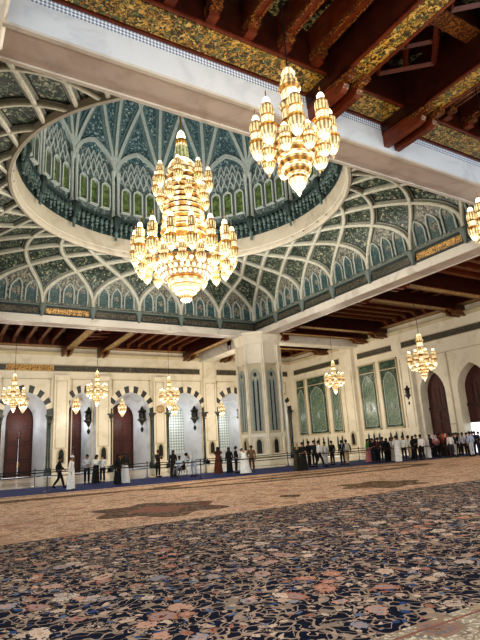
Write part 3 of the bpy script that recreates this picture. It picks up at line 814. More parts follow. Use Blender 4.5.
# columns between the window bays, ribs and tracery
for k in range(16):
    a0 = PH+k*DA
    mb = MB()
    for da in (-.022, .022):
        mb.lathe([(.2, 18.9), (.2, 19.6), (.13, 19.75), (.13, 22.9), (.2, 23.1), (.22, 23.4)], 8, cyl(a0+da, 0, 9.55), 0)
    mb.lathe([(.06, 18.2), (.22, 18.6), (.34, 19.0), (.36, 19.3), (.3, 19.45)], 8, cyl(a0, 0, 9.4), 1)
    mb.build('drum_column', [M['plaster'], M['teal_dark']], drum, True)
    # bay arch
    mb = MB(); n = 20
    def arch_path(r, zs, za, inset=0):
        pts, nn = [], []
        for i in range(n+1):
            w = i/n; x = 2*w-1
            z = zs+(za-zs)*((1-x*x)**.5*.75+.25*(1-abs(x)))
            a = a0+DA*(inset+w*(1-2*inset)); pts.append(cyl(a, z, r)); nn.append((-math.cos(a), -math.sin(a), 0))
        return pts, nn
    p_, n_ = arch_path(RD, 23.2, 25.6); mb.sweep(p_, n_, [(-.18, 0), (-.18, .3), (.12, .3), (.12, 0)])
    # tracery: three tiers of slim pointed arches
    for t, (zs, za, cnt) in enumerate(((22.35, 23.2, 6), (23.0, 24.0, 5), (23.8, 24.7, 3))):
        w0 = (.08, .17, .3)[t]; ww = (1-2*w0)/cnt
        for j in range(cnt):
            pts, nn = [], []
            for i in range(9):
                x = i/4-1
                z = zs+(za-zs)*((1-abs(x))**.6)
                a = a0+DA*(w0+ww*(j+.5+x*.5)); pts.append(cyl(a, z, RD)); nn.append((-math.cos(a), -math.sin(a), 0))
            mb.sweep(pts, nn, [(-.05, 0), (-.05, .1), (.05, .1), (.05, 0)])
    mb.build('bay_tracery', M['plaster'], drum)
    # three stained-glass windows
    for j in range(3):
        n_win += 1
        a = a0+DA*(.5+(j-1)*.27)
        if math.sin(a) < -.75 and math.cos(a) < .3: continue     # hidden behind the overhead beam
        xf = lambda x, z, d: cyl(a+x/RD, z, RD-d)
        o = empty('window_%d' % n_win, (OX, OY, 0)); struct(o, 'green and yellow stained glass window in the drum')
        ol = arch_outline(0, .40, 20.05, 21.75, 22.25, 10, .2)
        mb = MB(); mb.poly([xf(x, z, .06) for x, z in ol]); mb.build('stained_glass', M['glass_green'], o)
        nv = (-math.cos(a), -math.sin(a), 0)
        pp = [xf(x, z, .03) for x, z in ol]+[xf(-.40, 20.05, .03)]
        mb = MB(); mb.sweep(pp, [nv]*len(pp), [(-.11, 0), (-.11, .26), (0, .26), (.03, 0)])
        mb.build('window_frame', M['plaster'], o)
        mb = MB(); mb.poly([xf(x, z, .05) for x, z in ((-.4, 19.5), (.4, 19.5), (.4, 20.0), (-.4, 20.0))])
        mb.build('sill_panel', M['tracery_bg'], o)
# dome shell
ZD = 23.4; HD = 13.0
def dome(a, f):
    r = RD*math.cos(f*PI/2)**.85; z = ZD+HD*math.sin(f*PI/2)**1.0
    return Vector((r*math.cos(a), r*math.sin(a), z))
def dnorm(a, f):
    return (Vector((0, 0, ZD))-dome(a, f)+Vector((0, 0, 1))).normalized()
mb = MB(); na, nf = 96, 24
for i in range(na):
    for k in range(nf):
        f0, f1 = .06+.93*k/nf, .06+.93*(k+1)/nf
        a, b = 2*PI*i/na, 2*PI*(i+1)/na
        mb.quad(dome(a, f0), dome(b, f0), dome(b, f1), dome(a, f1))
dm = struct(mb.build('dome', M['dome'], smooth=True), 'teal mosaic dome with pale interlacing ribs'); dm.location = (OX, OY, 0)
for k in range(16):
    a0 = PH+k*DA; mb = MB()
    fs = [i/24*.96 for i in range(25)]
    paths = [[(a0, f) for f in fs]]
    for s in (-1, 1): paths.append([(a0+s*DA*1.5*(f/.75)**1.25, f) for f in fs if f < .76])
    for pth in paths:
        pp = [dome(a, f) for a, f in pth]; nn = [dnorm(a, f) for a, f in pth]
        mb.sweep(pp, nn, [(-.34, .02), (-.34, .08), (.34, .08), (.34, .02)], 1)
        mb.sweep(pp, nn, [(-.13, .05), (-.13, .24), (.13, .24), (.13, .05)], 0)
    mb.build('dome_rib', [M['plaster'], M['teal_mid']], dm)
    mb = MB(); a = a0+DA/2; p = dome(a, .40); n_ = dnorm(a, .40)
    t1 = Vector((-math.sin(a), math.cos(a), 0)); t2 = n_.cross(t1)
    mb.poly([p+n_*.1+(t1*math.cos(q)*.3+t2*math.sin(q)*.4) for q in [2*PI*i/10 for i in range(10)]])
    mb.build('dome_rosette', M['gild'], dm)

# ------------------------------------------------------------------ wooden aisle ceilings
def aisle(key, cross, L0, L1, label, lat=None):
    xf = XF[key]; V0, V1 = S+BW-.02, W
    n_s = 1 if key in ('near', 'far') else 0
    mb = MB(); mb.box(L0, L1, V0, V1, 14.6, 14.75, 0, xf)
    root = struct(mb.build('ceiling', M['plankX'] if key in ('near', 'far') else M['plankY']), label)
    W_, G, E_ = M['wood'], M['gild'], M['gild_edge']
    # perimeter beams
    for (v0, v1) in ((V0, V0+1.15), (V1-1.15, V1)):
        mb = MB(); mb.box(L0, L1, v0, v1, 13.12, 14.6, 0, xf)
        mb.box(L0, L1, v0+.14, v1-.14, 13.08, 13.13, 1, xf)
        mb.box(L0, L1, v0, v0+.08, 13.05, 13.13, 2, xf); mb.box(L0, L1, v1-.08, v1, 13.05, 13.13, 2, xf)
        mb.build('perimeter_beam', [W_, G, M['wood_lt']], root)
    hw = .42
    for u in cross:
        mb = MB(); mb.box(u-hw, u+hw, V0+.02, V1-.02, 12.62, 14.6, 0, xf)
        mb.box(u-hw+.1, u+hw-.1, V0+1.6, V1-1.6, 12.58, 12.63, 1, xf)
        for s in (-1, 1): mb.box(u+s*(hw-.05)-.05, u+s*(hw-.05)+.05, V0+.02, V1-.02, 12.55, 12.66, 2, xf)
        cb = mb.build('crossbeam', [W_, G, M['wood_lt']], root)
        for s in (-1, 1):
            for (va, dr) in ((V0+.02, 1), (V1-.02, -1)):
                pr = [(0, 12.1), (1.55, 12.1), (1.7, 12.16), (1.78, 12.28), (1.72, 12.36), (1.95, 12.36), (2.1, 12.44), (2.1, 12.62), (0, 12.62)]
                mb = MB()
                A = [xf(u+s*.28-.115, va+dr*p, z) for p, z in pr]; B = [xf(u+s*.28+.115, va+dr*p, z) for p, z in pr]
                mb.poly(A, 0); mb.poly(B, 0)
                for i in range(len(pr)):
                    j = (i+1) % len(pr); mb.quad(A[i], A[j], B[j], B[i], 1 if i in (2, 3, 4, 5) else 0)
                a, b = sorted((va+dr*1.25, va+dr*2.12))
                mb.box(u+s*.28-.14, u+s*.28+.14, a, b, 12.4, 12.6, 1, xf)
                mb.build('corbel', [M['wood_lt'] if dr > 0 else E_, E_], cb)
    cs = sorted(cross)
    ends = [L0]+cs+[L1]
    for a, b in zip(ends[:-1], ends[1:]):
        w = b-a
        if w < 2: continue
        if w < 4.6:   # narrow bay: coffers with an open star lattice
            v = V0+1.15; vs = [v+(V1-V0-2.3)*i/4 for i in range(5)]
            for q in vs[1:-1]:
                mb = MB(); mb.box(a+hw, b-hw, q-.22, q+.22, 13.6, 14.6, 0, xf); mb.box(a+hw, b-hw, q-.26, q+.26, 13.55, 13.62, 1, xf); mb.build('tie_beam', [W_, E_], root)
            for q0, q1 in zip(vs[:-1], vs[1:]):
                c = ((a+b)/2, (q0+q1)/2); ru, rv = (w/2-hw), (q1-q0)/2-.22
                mb = MB()
                P = [(0, -rv), (ru, 0), (0, rv), (-ru, 0)]
                for i in range(4):
                    p, q = P[i], P[(i+1) % 4]
                    mb.tube([xf(c[0]+p[0], c[1]+p[1], 13.75), xf(c[0]+q[0], c[1]+q[1], 13.75)], .1, 4)
                for p, q in (((-ru*.5, -rv*.5), (ru*.5, rv*.5)), ((-ru*.5, rv*.5), (ru*.5, -rv*.5))):
                    mb.tube([xf(c[0]+p[0], c[1]+p[1], 13.85), xf(c[0]+q[0], c[1]+q[1], 13.85)], .09, 4)
                mb.build('star_lattice', M['wood_lt'], root)
                mb = MB()     # painted corners
                for su in (-1, 1):
                    for sv in (-1, 1):
                        pts = [(su*ru, sv*rv)]+[(su*(ru-t*ru*.75), sv*(rv-(1-t)**1.6*rv*.75)) for t in (0, .25, .5, .75, 1)]
                        mb.poly([xf(c[0]+x, c[1]+y, 14.45) for x, y in pts])
                mb.build('painted_corner', M['scroll'], root)
        else:
            st = 1.24; k = int((w-.2)//st)
            a0_ = a; a = (b-.92-st*(k-1)) if key == 'near' and b < 0 else a+(w-st*k)/2
            for j in range(1, k):
                u = a+st*j
                mb = MB(); mb.box(u-.11, u+.11, V0+1.15, V1-1.15, 13.5, 14.6, 0, xf)
                for s in (-1, 1): mb.box(u+s*.12-.04, u+s*.12+.04, V0+1.15, V1-1.15, 13.46, 13.58, 1, xf)
                mb.build('rafter', [M['wood_lt'], E_], root)
                for (va, dr) in ((V0+1.13, 1), (V1-1.13, -1)):
                    p0, p1 = sorted((va, va+dr*.5)); mb = MB(); mb.box(u-.17, u+.17, p0, p1, 13.3, 13.52, 0, xf)
                    p0, p1 = sorted((va, va+dr*.3)); mb.box(u-.15, u+.15, p0, p1, 13.15, 13.31, 1, xf); mb.build('rafter_bracket', [E_, M['wood_lt']], root)
            for j in range(k):
                u0, u1 = a+st*j+.15, a+st*(j+1)-.15
                for (va, dr) in ((V0+1.16, 1), (V1-1.16, -1)):
                    mb = MB()
                    n = 8; pts = [(u0, va), (u1, va)]+[(u1-(u1-u0)*i/n, va+dr*(.35+1.1*abs(2*i/n-1)**2)) for i in range(n+1)]
                    mb.poly([xf(x, y, 14.45) for x, y in pts]); mb.build('painted_scroll', M['scroll'], root)
    return root
aisle('near', [-1.75, 1.78, -11.95, 11.6], -16.5, 28, 'dark mahogany coffered ceiling overhead with gilded beams')
aisle('far', [-.9, 2.9, -11.4, 13.2, 18.2], -28, 28, 'dark mahogany ceiling over the far aisle')
aisle('right', [-2.0, 1.8, 11.3, 14.2, 21, -11], -14, 28, 'dark mahogany ceiling over the right aisle')
# roof over all
mb = MB(); mb.box(-40, 40, S+BW, 45, 15.0, 15.2); mb.box(S+BW, 45, -32, S+BW, 15.0, 15.2); mb.box(-40, S+BW, -34, -S-BW, 15.0, 15.2); mb.box(-40, -S-BW, -S-BW, S+BW, 15.0, 15.2)
struct(mb.build('roof', M['plaster']), 'roof slab above the aisles')
#PART2
# ------------------------------------------------------------------ chandeliers
CM = [M['amber'], M['bright'], M['gold'], M['bulb'], M['amber_dk'], M['dark_gold']]
def lamp_mesh(mb, c, r, h, n=12):
    """one crystal lantern tower hanging from c (its top): finial, cap, two lit drums, bowl and drop"""
    k = r; P = [(.0, 0, 2), (.03*k, -.02*h, 2), (.06*k, -.07*h, 2), (.30*k, -.09*h, 3), (.46*k, -.14*h, 3), (.44*k, -.20*h, 2), (.58*k, -.215*h, 2), (.60*k, -.24*h, 0),
         (.78*k, -.26*h, 0), (.84*k, -.34*h, 0), (.76*k, -.42*h, 2), (.80*k, -.43*h, 1), (.70*k, -.50*h, 1), (.70*k, -.57*h, 2), (.92*k, -.585*h, 2), (.96*k, -.61*h, 4), (1.0*k, -.66*h, 0), (.92*k, -.74*h, 0),
         (.78*k, -.79*h, 1), (.60*k, -.85*h, 3), (.36*k, -.90*h, 3), (.16*k, -.93*h, 0), (.16*k, -.96*h, 0), (.05*k, -1.0*h, 0), (0, -1.0*h, 0)]
    mb.lathe(P, n, c)
    for i in range(n):      # little gilt studs round the rims
        pass
lamp_protos = {}
def add_lamps(root, ring, r, h, name='lantern_lamp'):
    key = (round(r, 3), round(h, 3))
    for (x, y, z) in ring:
        if key not in lamp_protos:
            mb = MB(); lamp_mesh(mb, (0, 0, 0), r, h)
            o = mb.build(name, CM, root, True); lamp_protos[key] = o
            mb = MB(); mb.lathe([(.06*r, -.02*h), (.09*r, .0), (.02*r, .06*h), (0, .07*h)], 8); mb.build('finial', M['gold'], o, True)
            mb = MB(); mb.lathe([(.80*r, -.425*h), (.86*r, -.44*h), (.80*r, -.455*h)], 12); mb.lathe([(.9*r, -.58*h), (1.02*r, -.6*h), (.95*r, -.62*h)], 12); mb.build('gilt_rim', M['gold'], o, True)
        else:
            o = copy_tree(lamp_protos[key], root)
        o.location = (x, y, z)
def ringpts(n, R, z, ph=0): return [(R*math.cos(ph+2*PI*i/n), R*math.sin(ph+2*PI*i/n), z) for i in range(n)]
def arms(root, n, R0, R1, z0, z1, ph=0, r=.04):
    mb = MB(); mb.tube([(R0, 0, z0), ((R0+R1)/2, 0, min(z0, z1)-.12*(R1-R0)), (R1, 0, z1)], r, 5)
    o = mb.build('arm', M['gold'], root)
    for i in range(n):
        if i: o = o.copy(); COL.objects.link(o); o.parent = root
        o.rotation_euler = (0, 0, ph+2*PI*i/n)
def tier(root, name, prof, n=32, mats=None):
    mb = MB(); mb.lathe(prof, n); return mb.build(name, mats or CM, root, True)

# great chandelier under the dome (origin on the floor below it)
ch = empty('chandelier', (.08, -.04, 0)); tag(ch, 'giant many-tiered gold and crystal chandelier hanging under the dome', 'chandelier')
mb = MB(); mb.tube([(0, 0, 21.6), (0, 0, 36.2)], .06, 8); mb.build('suspension_cable', M['gold'], ch)
tier(ch, 'crown_dome', [(0, 22.15, 2), (.04, 22.0, 2), (.07, 21.8, 3), (.22, 21.6, 3), (.30, 21.3, 3), (.24, 21.1, 2), (.34, 21.05, 2), (.36, 20.9, 4), (.38, 20.7, 0), (.30, 20.6, 0)], 20)
M['pale_glass'] = crystal('pale_green_crystal', (.42, .42, .26), (.80, .80, .58), .3, .8, 12, 6)
tier(ch, 'neck_drum', [(.30, 20.6, 0), (.42, 20.45, 0), (.46, 20.1, 0), (.5, 19.5, 1), (.6, 19.4, 1)], 24, [M['pale_glass'], M['gold']])
tier(ch, 'upper_cupola', [(.5, 19.6, 3), (.72, 19.4, 3), (.9, 19.1, 1), (.98, 18.75, 2), (1.02, 18.65, 0), (.9, 18.45, 0)])
pr = []; z = 18.45
for i in range(11):
    R = .82+.045*i
    pr += [(R, z, 4 if i % 2 else 0), (R+.15, z-.08, 1), (R+.18, z-.16, 0 if i % 2 else 4), (R+.06, z-.28, 5), (R+.02, z-.35, 0)]; z -= .37
pr.append((1.3, z, 0)); tier(ch, 'crystal_body', pr, 36)
tier(ch, 'skirt_ring', [(1.3, 14.4, 0), (1.5, 14.1, 4), (1.62, 13.7, 1), (1.58, 13.4, 0), (1.74, 13.0, 4), (1.9, 12.85, 2), (1.9, 12.72, 2), (1.8, 12.66, 2)], 40)
mb = MB(); mb.lathe([(1.92, 12.62), (2.06, 12.66), (2.10, 12.72), (2.06, 12.80), (1.94, 12.78)], 48); mb.build('gilt_hoop', M['bronze'], ch, True)
pr = [(1.86, 12.62, 4), (1.80, 12.45, 4)]
for (R, z) in ((1.68, 12.2), (1.5, 11.95), (1.32, 11.72)): pr += [(R+.06, z, 0), (R+.03, z-.1, 5), (R-.12, z-.16, 4)]
pr += [(1.06, 11.55, 2), (1.10, 11.46, 0), (1.06, 11.3, 1), (.95, 11.15, 2), (.97, 11.08, 4), (.80, 10.9, 0), (.6, 10.75, 2), (.62, 10.68, 0), (.40, 10.55, 4), (.34, 10.38, 0), (.34, 10.3, 1), (.2, 10.18, 0), (0, 10.12, 0)]
tier(ch, 'crystal_basin', pr, 40)
mb = MB()
for i in range(28):
    a = 2*PI*i/28
    for (R, z, r, o_) in ((1.78, 12.42, .13, 0), (1.56, 12.1, .12, .5), (1.34, 11.82, .11, 0)):
        q = a+o_*2*PI/28
        mb.lathe([(0, .13, 1), (r, .03, 3), (r*.9, -.08, 3), (0, -.22, 0)], 8, (R*math.cos(q), R*math.sin(q), z-.05))
mb.build('crystal_drops', CM, ch, True)
arms(ch, 16, 1.5, 2.85, 13.9, 13.3, .1); arms(ch, 8, .95, 1.6, 17.3, 17.6, .2); arms(ch, 8, 1.0, 1.45, 16.4, 16.5, .6); arms(ch, 16, 1.9, 2.75, 12.8, 12.6, .3)
add_lamps(ch, ringpts(16, 2.95, 14.85, .1), .355, 2.75)
add_lamps(ch, ringpts(16, 2.62, 13.15, .1+PI/16), .30, 1.5)
add_lamps(ch, ringpts(8, 1.66, 19.15, .2), .30, 2.1)
add_lamps(ch, ringpts(8, 1.45, 17.75, .2+PI/8), .27, 1.55)

# smaller chandeliers of the aisles, modelled once (3.2 m tall), origin at mid height
def make_small():
    r = empty('chandelier', (0, 0, 0))
    tier(r, 'crown_tower', [(0, 1.62, 2), (.03, 1.60, 2), (.13, 1.54, 1), (.17, 1.44, 1), (.13, 1.36, 2), (.16, 1.34, 0), (.20, 1.26, 0), (.18, 1.18, 2), (.23, 1.16, 0), (.27, 1.02, 4), (.22, .96, 2), (.2, .93, 1), (.2, .66, 1), (.26, .62, 2), (.28, .56, 0), (.24, .46, 2), (.22, .42, 1), (.22, .16, 1), (.28, .12, 2), (.31, .04, 4), (.26, -.06, 2)], 20)
    pr = [(.24, -.06, 1), (.24, -.3, 0)]
    for R, z in ((.50, -.42), (.46, -.66), (.38, -.88), (.29, -1.08)):
        pr += [(R-.14, z+.08, 2), (R, z, 0), (R+.01, z-.07, 4), (R-.04, z-.14, 1), (R-.1, z-.17, 3)]
    pr += [(.20, -1.28, 4), (.22, -1.36, 1), (.15, -1.5, 3), (.07, -1.6, 0), (.05, -1.66, 3), (0, -1.74, 0)]
    tier(r, 'crystal_basin', pr, 24)
    arms(r, 8, .2, .78, -.1, -.1, .2, .022); arms(r, 8, .2, .6, -.5, -.6, .2+PI/8, .022)
    add_lamps(r, ringpts(8, .84, .50, .2), .19, 1.38)
    add_lamps(r, ringpts(8, .66, -.22, .2+PI/8), .155, .80)
    mb = MB(); mb.tube([(0, 0, 1.6), (0, 0, 5.0)], .018, 6); mb.build('suspension_rod', M['bronze'], r)
    return r
small = make_small()
def place_small(i, loc, label, sc_=1.0, grp=None, rod=None):
    o = small if i == 0 else copy_tree(small)
    o.location = loc; o.scale = (sc_,)*3; o.rotation_euler = (0, 0, i*.4)
    tag(o, label, 'chandelier', 'small crystal chandeliers of the aisles')
    for c in o.children:
        if c.name.startswith('suspension_rod') and rod: c.scale = (1, 1, rod)
    return o
place_small(0, (-5.62, -18.25, 8.62), 'crystal chandelier hanging close overhead in front of the white beam, large in view')
place_small(1, (2.75, -17.9, 8.35), 'crystal chandelier cut off by the right edge of the picture')
place_small(2, (-6.57, 21.5, 7.42), 'small chandelier hanging before the leftmost arched door', 1.0)
place_small(3, (.62, 21.5, 7.86), 'small chandelier hanging left of the second dark door', 1.0)
place_small(4, (7.88, 21.5, 7.45), 'small chandelier hanging beside the gold wall emblem', 1.0)
place_small(5, (21.5, 11.9, 7.9), 'small chandelier hanging in front of the tall pilaster on the right wall', 1.0)
place_small(6, (21.5, 1.1, 8.0), 'chandelier hanging before the arched dark red doors on the right', 1.2)

# slim lanterns inside the arches
def make_lantern():
    r = empty('hanging_lantern', (0, 0, 0))
    tier(r, 'crystal_lantern', [(0, 1.15, 2), (.05, 1.1, 1), (.14, .95, 1), (.12, .8, 2), (.26, .72, 0), (.30, .5, 1), (.24, .38, 2), (.44, .28, 0), (.52, .05, 1), (.46, -.15, 2), (.5, -.2, 0), (.42, -.45, 3), (.28, -.7, 1), (.2, -.9, 0), (.08, -1.08, 0), (0, -1.15, 0)], 18)
    mb = MB(); mb.tube([(0, 0, 1.1), (0, 0, 1.75)], .02, 6); mb.build('chain', M['bronze'], r)
    return r
lant = make_lantern()
for i, (x, lb) in enumerate(((-4.6, 'slim lit lantern hanging inside the leftmost arch'), (.78, 'slim lit lantern hanging inside the narrow arch with the second door'), (5.9, 'slim lit lantern hanging inside the arch of the third door'),
                             (12.3, 'slim lit lantern hanging inside the arch with a white lattice window'), (18.75, 'slim lit lantern hanging inside the lattice window arch beside the big pier'), (25.0, 'slim lit lantern in the arch seen right of the big pier'))):
    o = lant if i == 0 else copy_tree(lant)
    o.location = (x, 30.5, (7.55, 7.35, 6.95, 6.85, 6.6, 6.7)[i]-.1); o.scale = (1, 1, .95); tag(o, lb, 'lantern', 'lanterns hanging in the arches')

# dark bracket lamps on the arch reveals
def make_sconce():
    r = empty('wall_sconce', (0, 0, 0))
    tier(r, 'corbel_shelf', [(.05, -.55, 0), (.14, -.45, 0), (.30, -.1, 0), (.52, .12, 0), (.60, .16, 0), (.60, .3, 0), (.5, .34, 0), (0, .34, 0)], 16, [M['dark_stone']])
    tier(r, 'lamp_globe', [(0, .34, 0), (.4, .36, 0), (.46, .8, 0), (.4, 1.1, 0), (.55, 1.2, 0), (.6, 1.32, 0), (.3, 1.5, 0), (.1, 1.9, 0), (0, 2.0, 0)], 12, [M['bronze']])
    tier(r, 'pendant', [(.02, -.55, 0), (.05, -.75, 0), (.18, -.95, 0), (.22, -1.1, 0), (.12, -1.35, 0), (0, -1.5, 0)], 12, [M['bronze']])
    return r
sc0 = make_sconce()
sl = {1: 'dark bracket lamp on the reveal of the second door arch from the left', 2: 'dark bracket lamp on the right side of the narrow arch', 3: 'dark bracket lamp on the right side of the third door arch',
      4: 'dark bracket lamp right of the white lattice window', 5: 'dark bracket lamp just left of the big pier'}
first = True
for (x, y, z, i) in sconce_pos:
    if i == 1: continue
    o = sc0 if first else copy_tree(sc0); first = False
    o.location = (x+.18, y-.2, z); o.scale = (.85,)*3
    tag(o, sl[i], 'wall lamp', 'dark bracket lamps in the arches')
o = copy_tree(sc0); o.location = (W-.35, 8.95, 5.6); o.scale = (.6, .6, .6); tag(o, 'small dark wall lamp left of the first dark red door', 'wall lamp')
# gold wall emblem
r = empty('wall_emblem', (9.62, W-.4, 6.4)); tag(r, 'round gold emblem on a pilaster between two arches', 'emblem')
fx = lambda x, y, z: (x, -z, y)
mb = MB(); mb.lathe([(.40, 0), (.44, .05), (.38, .08), (.32, .05), (.32, 0)], 24, (0, 0, 0), 0, 0, fx); mb.build('gilt_ring', M['gold'], r, True)
mb = MB(); mb.lathe([(0, .01), (.32, .005)], 24, (0, 0, 0), 1, 0, fx); mb.tube([(-.02, -.05, -.2), (.15, -.05, .05), (.0, -.05, .22)], .03, 5); mb.build('dial', [M['gold'], M['marble_dk']], r)
# small dark arched grilles at the foot of the pilasters
gk = 0
for (x, y, wall, lb) in ((-1.1, W-.35, 'L', 'small dark arched grille at the foot of the first pilaster from the left'), (3.2, W-.35, 'L', 'small dark arched grille at the foot of the second pilaster from the left'),
                         (9.6, W-.35, 'L', 'small dark arched grille at the foot of the pilaster under the gold emblem'), (16.1, W-.35, 'L', 'small dark arched grille on the pilaster just left of the big pier'), (W-.41, 17.4, 'R', 'small dark arched grille at the foot of the tall pilaster on the right wall')):
    r = empty('wall_grille', (x, y, 0)); tag(r, lb, 'grille', 'dark grilles on the pilasters')
    if wall == 'R': r.rotation_euler = (0, 0, -PI/2)
    ol = arch_outline(0, .34, 1.15, 2.1, 2.65, 10, .35)
    mb = MB(); mb.poly([(a, -.02, z) for a, z in ol]); mb.build('grille_field', M['bronze'], r)
    mb = MB(); pp = [(a, -.02, z) for a, z in ol]+[(-.34, -.02, 1.15)]; mb.sweep(pp, [(0, -1, 0)]*len(pp), [(-.08, 0), (-.08, .08), (.08, .08), (.08, 0)]); mb.build('grille_frame', M['marble_dk'], r)

# ------------------------------------------------------------------ barriers along the runner
def make_post():
    r = empty('barrier_post', (0, 0, 0))
    mb = MB(); mb.lathe([(.0, 0), (.18, 0), (.18, .02), (.08, .05), (.03, .07)], 16); mb.build('base', M['steel'], r, True)
    mb = MB(); mb.lathe([(.03, .05), (.03, .98)], 10); mb.build('pole', M['steel'], r, True)
    mb = MB(); mb.lathe([(.03, .96), (.045, .97), (.045, 1.05), (.02, 1.08), (0, 1.08)], 10); mb.build('cap', M['belt'], r, True)
    return r
post0 = make_post(); npost = 0
back = [(-20.5, 9.0), (-13.5, 8.9), (-6.6, 8.8), (.55, 8.2), (5.0, 8.1), (12.1, 7.75), (19.5, 7.5), (26, 7.2)]
front = [(-20, 2.75), (-13.5, 2.6), (-7.0, 2.4), (1.5, 1.8), (8.0, 1.0), (15.0, .45), (22, -.3), (27, -.6)]
near_w = ['far left and out of the picture', 'left of the picture', 'at the left, nearest the leftmost door', 'behind the visitor with the dark cap', 'left of the rust robed visitor', 'beside the big pier', 'right of the two visitors with backpacks', 'beyond the right edge']
for row, pts, nm in (('back', back, 'back'), ('front', front, 'front')):
    for i, (x, y) in enumerate(pts):
        o = post0 if npost == 0 else copy_tree(post0); npost += 1
        o.location = (x, y, .005)
        tag(o, 'slim grey barrier post of the %s row, %s' % (nm, near_w[i] if row == 'back' else ['far left and out of the picture', 'left of the picture', 'in front of the leftmost door', 'just left of the wheelchair', 'before the big pier', 'before the visitors at the green panels', 'before the crowd at the red doors', 'beyond the right edge'][i]), 'barrier post', 'posts of the barriers along the blue runner')
    for i, (p, q) in enumerate(zip(pts[:-1], pts[1:])):
        dx, dy = q[0]-p[0], q[1]-p[1]; L = math.hypot(dx, dy); ux, uy = dx/L, dy/L
        mb = MB()
        for z in (.97, ) if row == 'front' else (.97, .62):
            mb.tube([(p[0]+ux*(.05+(L-.1)*t), p[1]+uy*(.05+(L-.1)*t), z-.05*math.sin(PI*t)) for t in (0, .25, .5, .75, 1)], .03, 6)
        o = mb.build('barrier_rope', M['belt'])
        tag(o, 'dark barrier rope of the %s row, stretch %s' % (nm, ['out of the picture at the far left', 'at the left edge', 'before the arched doors on the left', 'before the lattice window arch', 'before the big pier', 'before the green mosaic panels', 'before the dark red doors'][i]), 'rope', 'ropes of the barriers along the blue runner')
# ------------------------------------------------------------------ people
_cache = {}
def skin_mesh(key, chains, sub=1):
    """grow one continuous skinned surface over jointed chains: list of [(point, radius), ...] sharing joints by position"""
    if key in _cache: return _cache[key]
    idx = {}; V = []; Rr = []; Eg = []
    for ch_ in chains:
        prev = None
        for p, r in ch_:
            q = tuple(round(x, 4) for x in p)
            if q not in idx: idx[q] = len(V); V.append(q); Rr.append(r)
            i = idx[q]
            if prev is not None and prev != i: Eg.append((prev, i))
            prev = i
    me = bpy.data.meshes.new(key); me.from_pydata(V, Eg, [])
    ob = bpy.data.objects.new(key, me); COL.objects.link(ob)
    md = ob.modifiers.new('skin', 'SKIN'); md.use_smooth_shade = True
    sv = me.skin_vertices[0].data
    for i, r in enumerate(Rr):
        sv[i].radius = (r, r) if not isinstance(r, tuple) else r
        sv[i].use_root = (i == 0)
    if sub: s_ = ob.modifiers.new('sub', 'SUBSURF'); s_.levels = sub; s_.render_levels = sub
    dg = bpy.context.evaluated_depsgraph_get(); dg.update()
    out = bpy.data.meshes.new_from_object(ob.evaluated_get(dg)); out.name = key
    bpy.data.objects.remove(ob)
    _cache[key] = out
    return out
def V3(*a): return Vector(a)
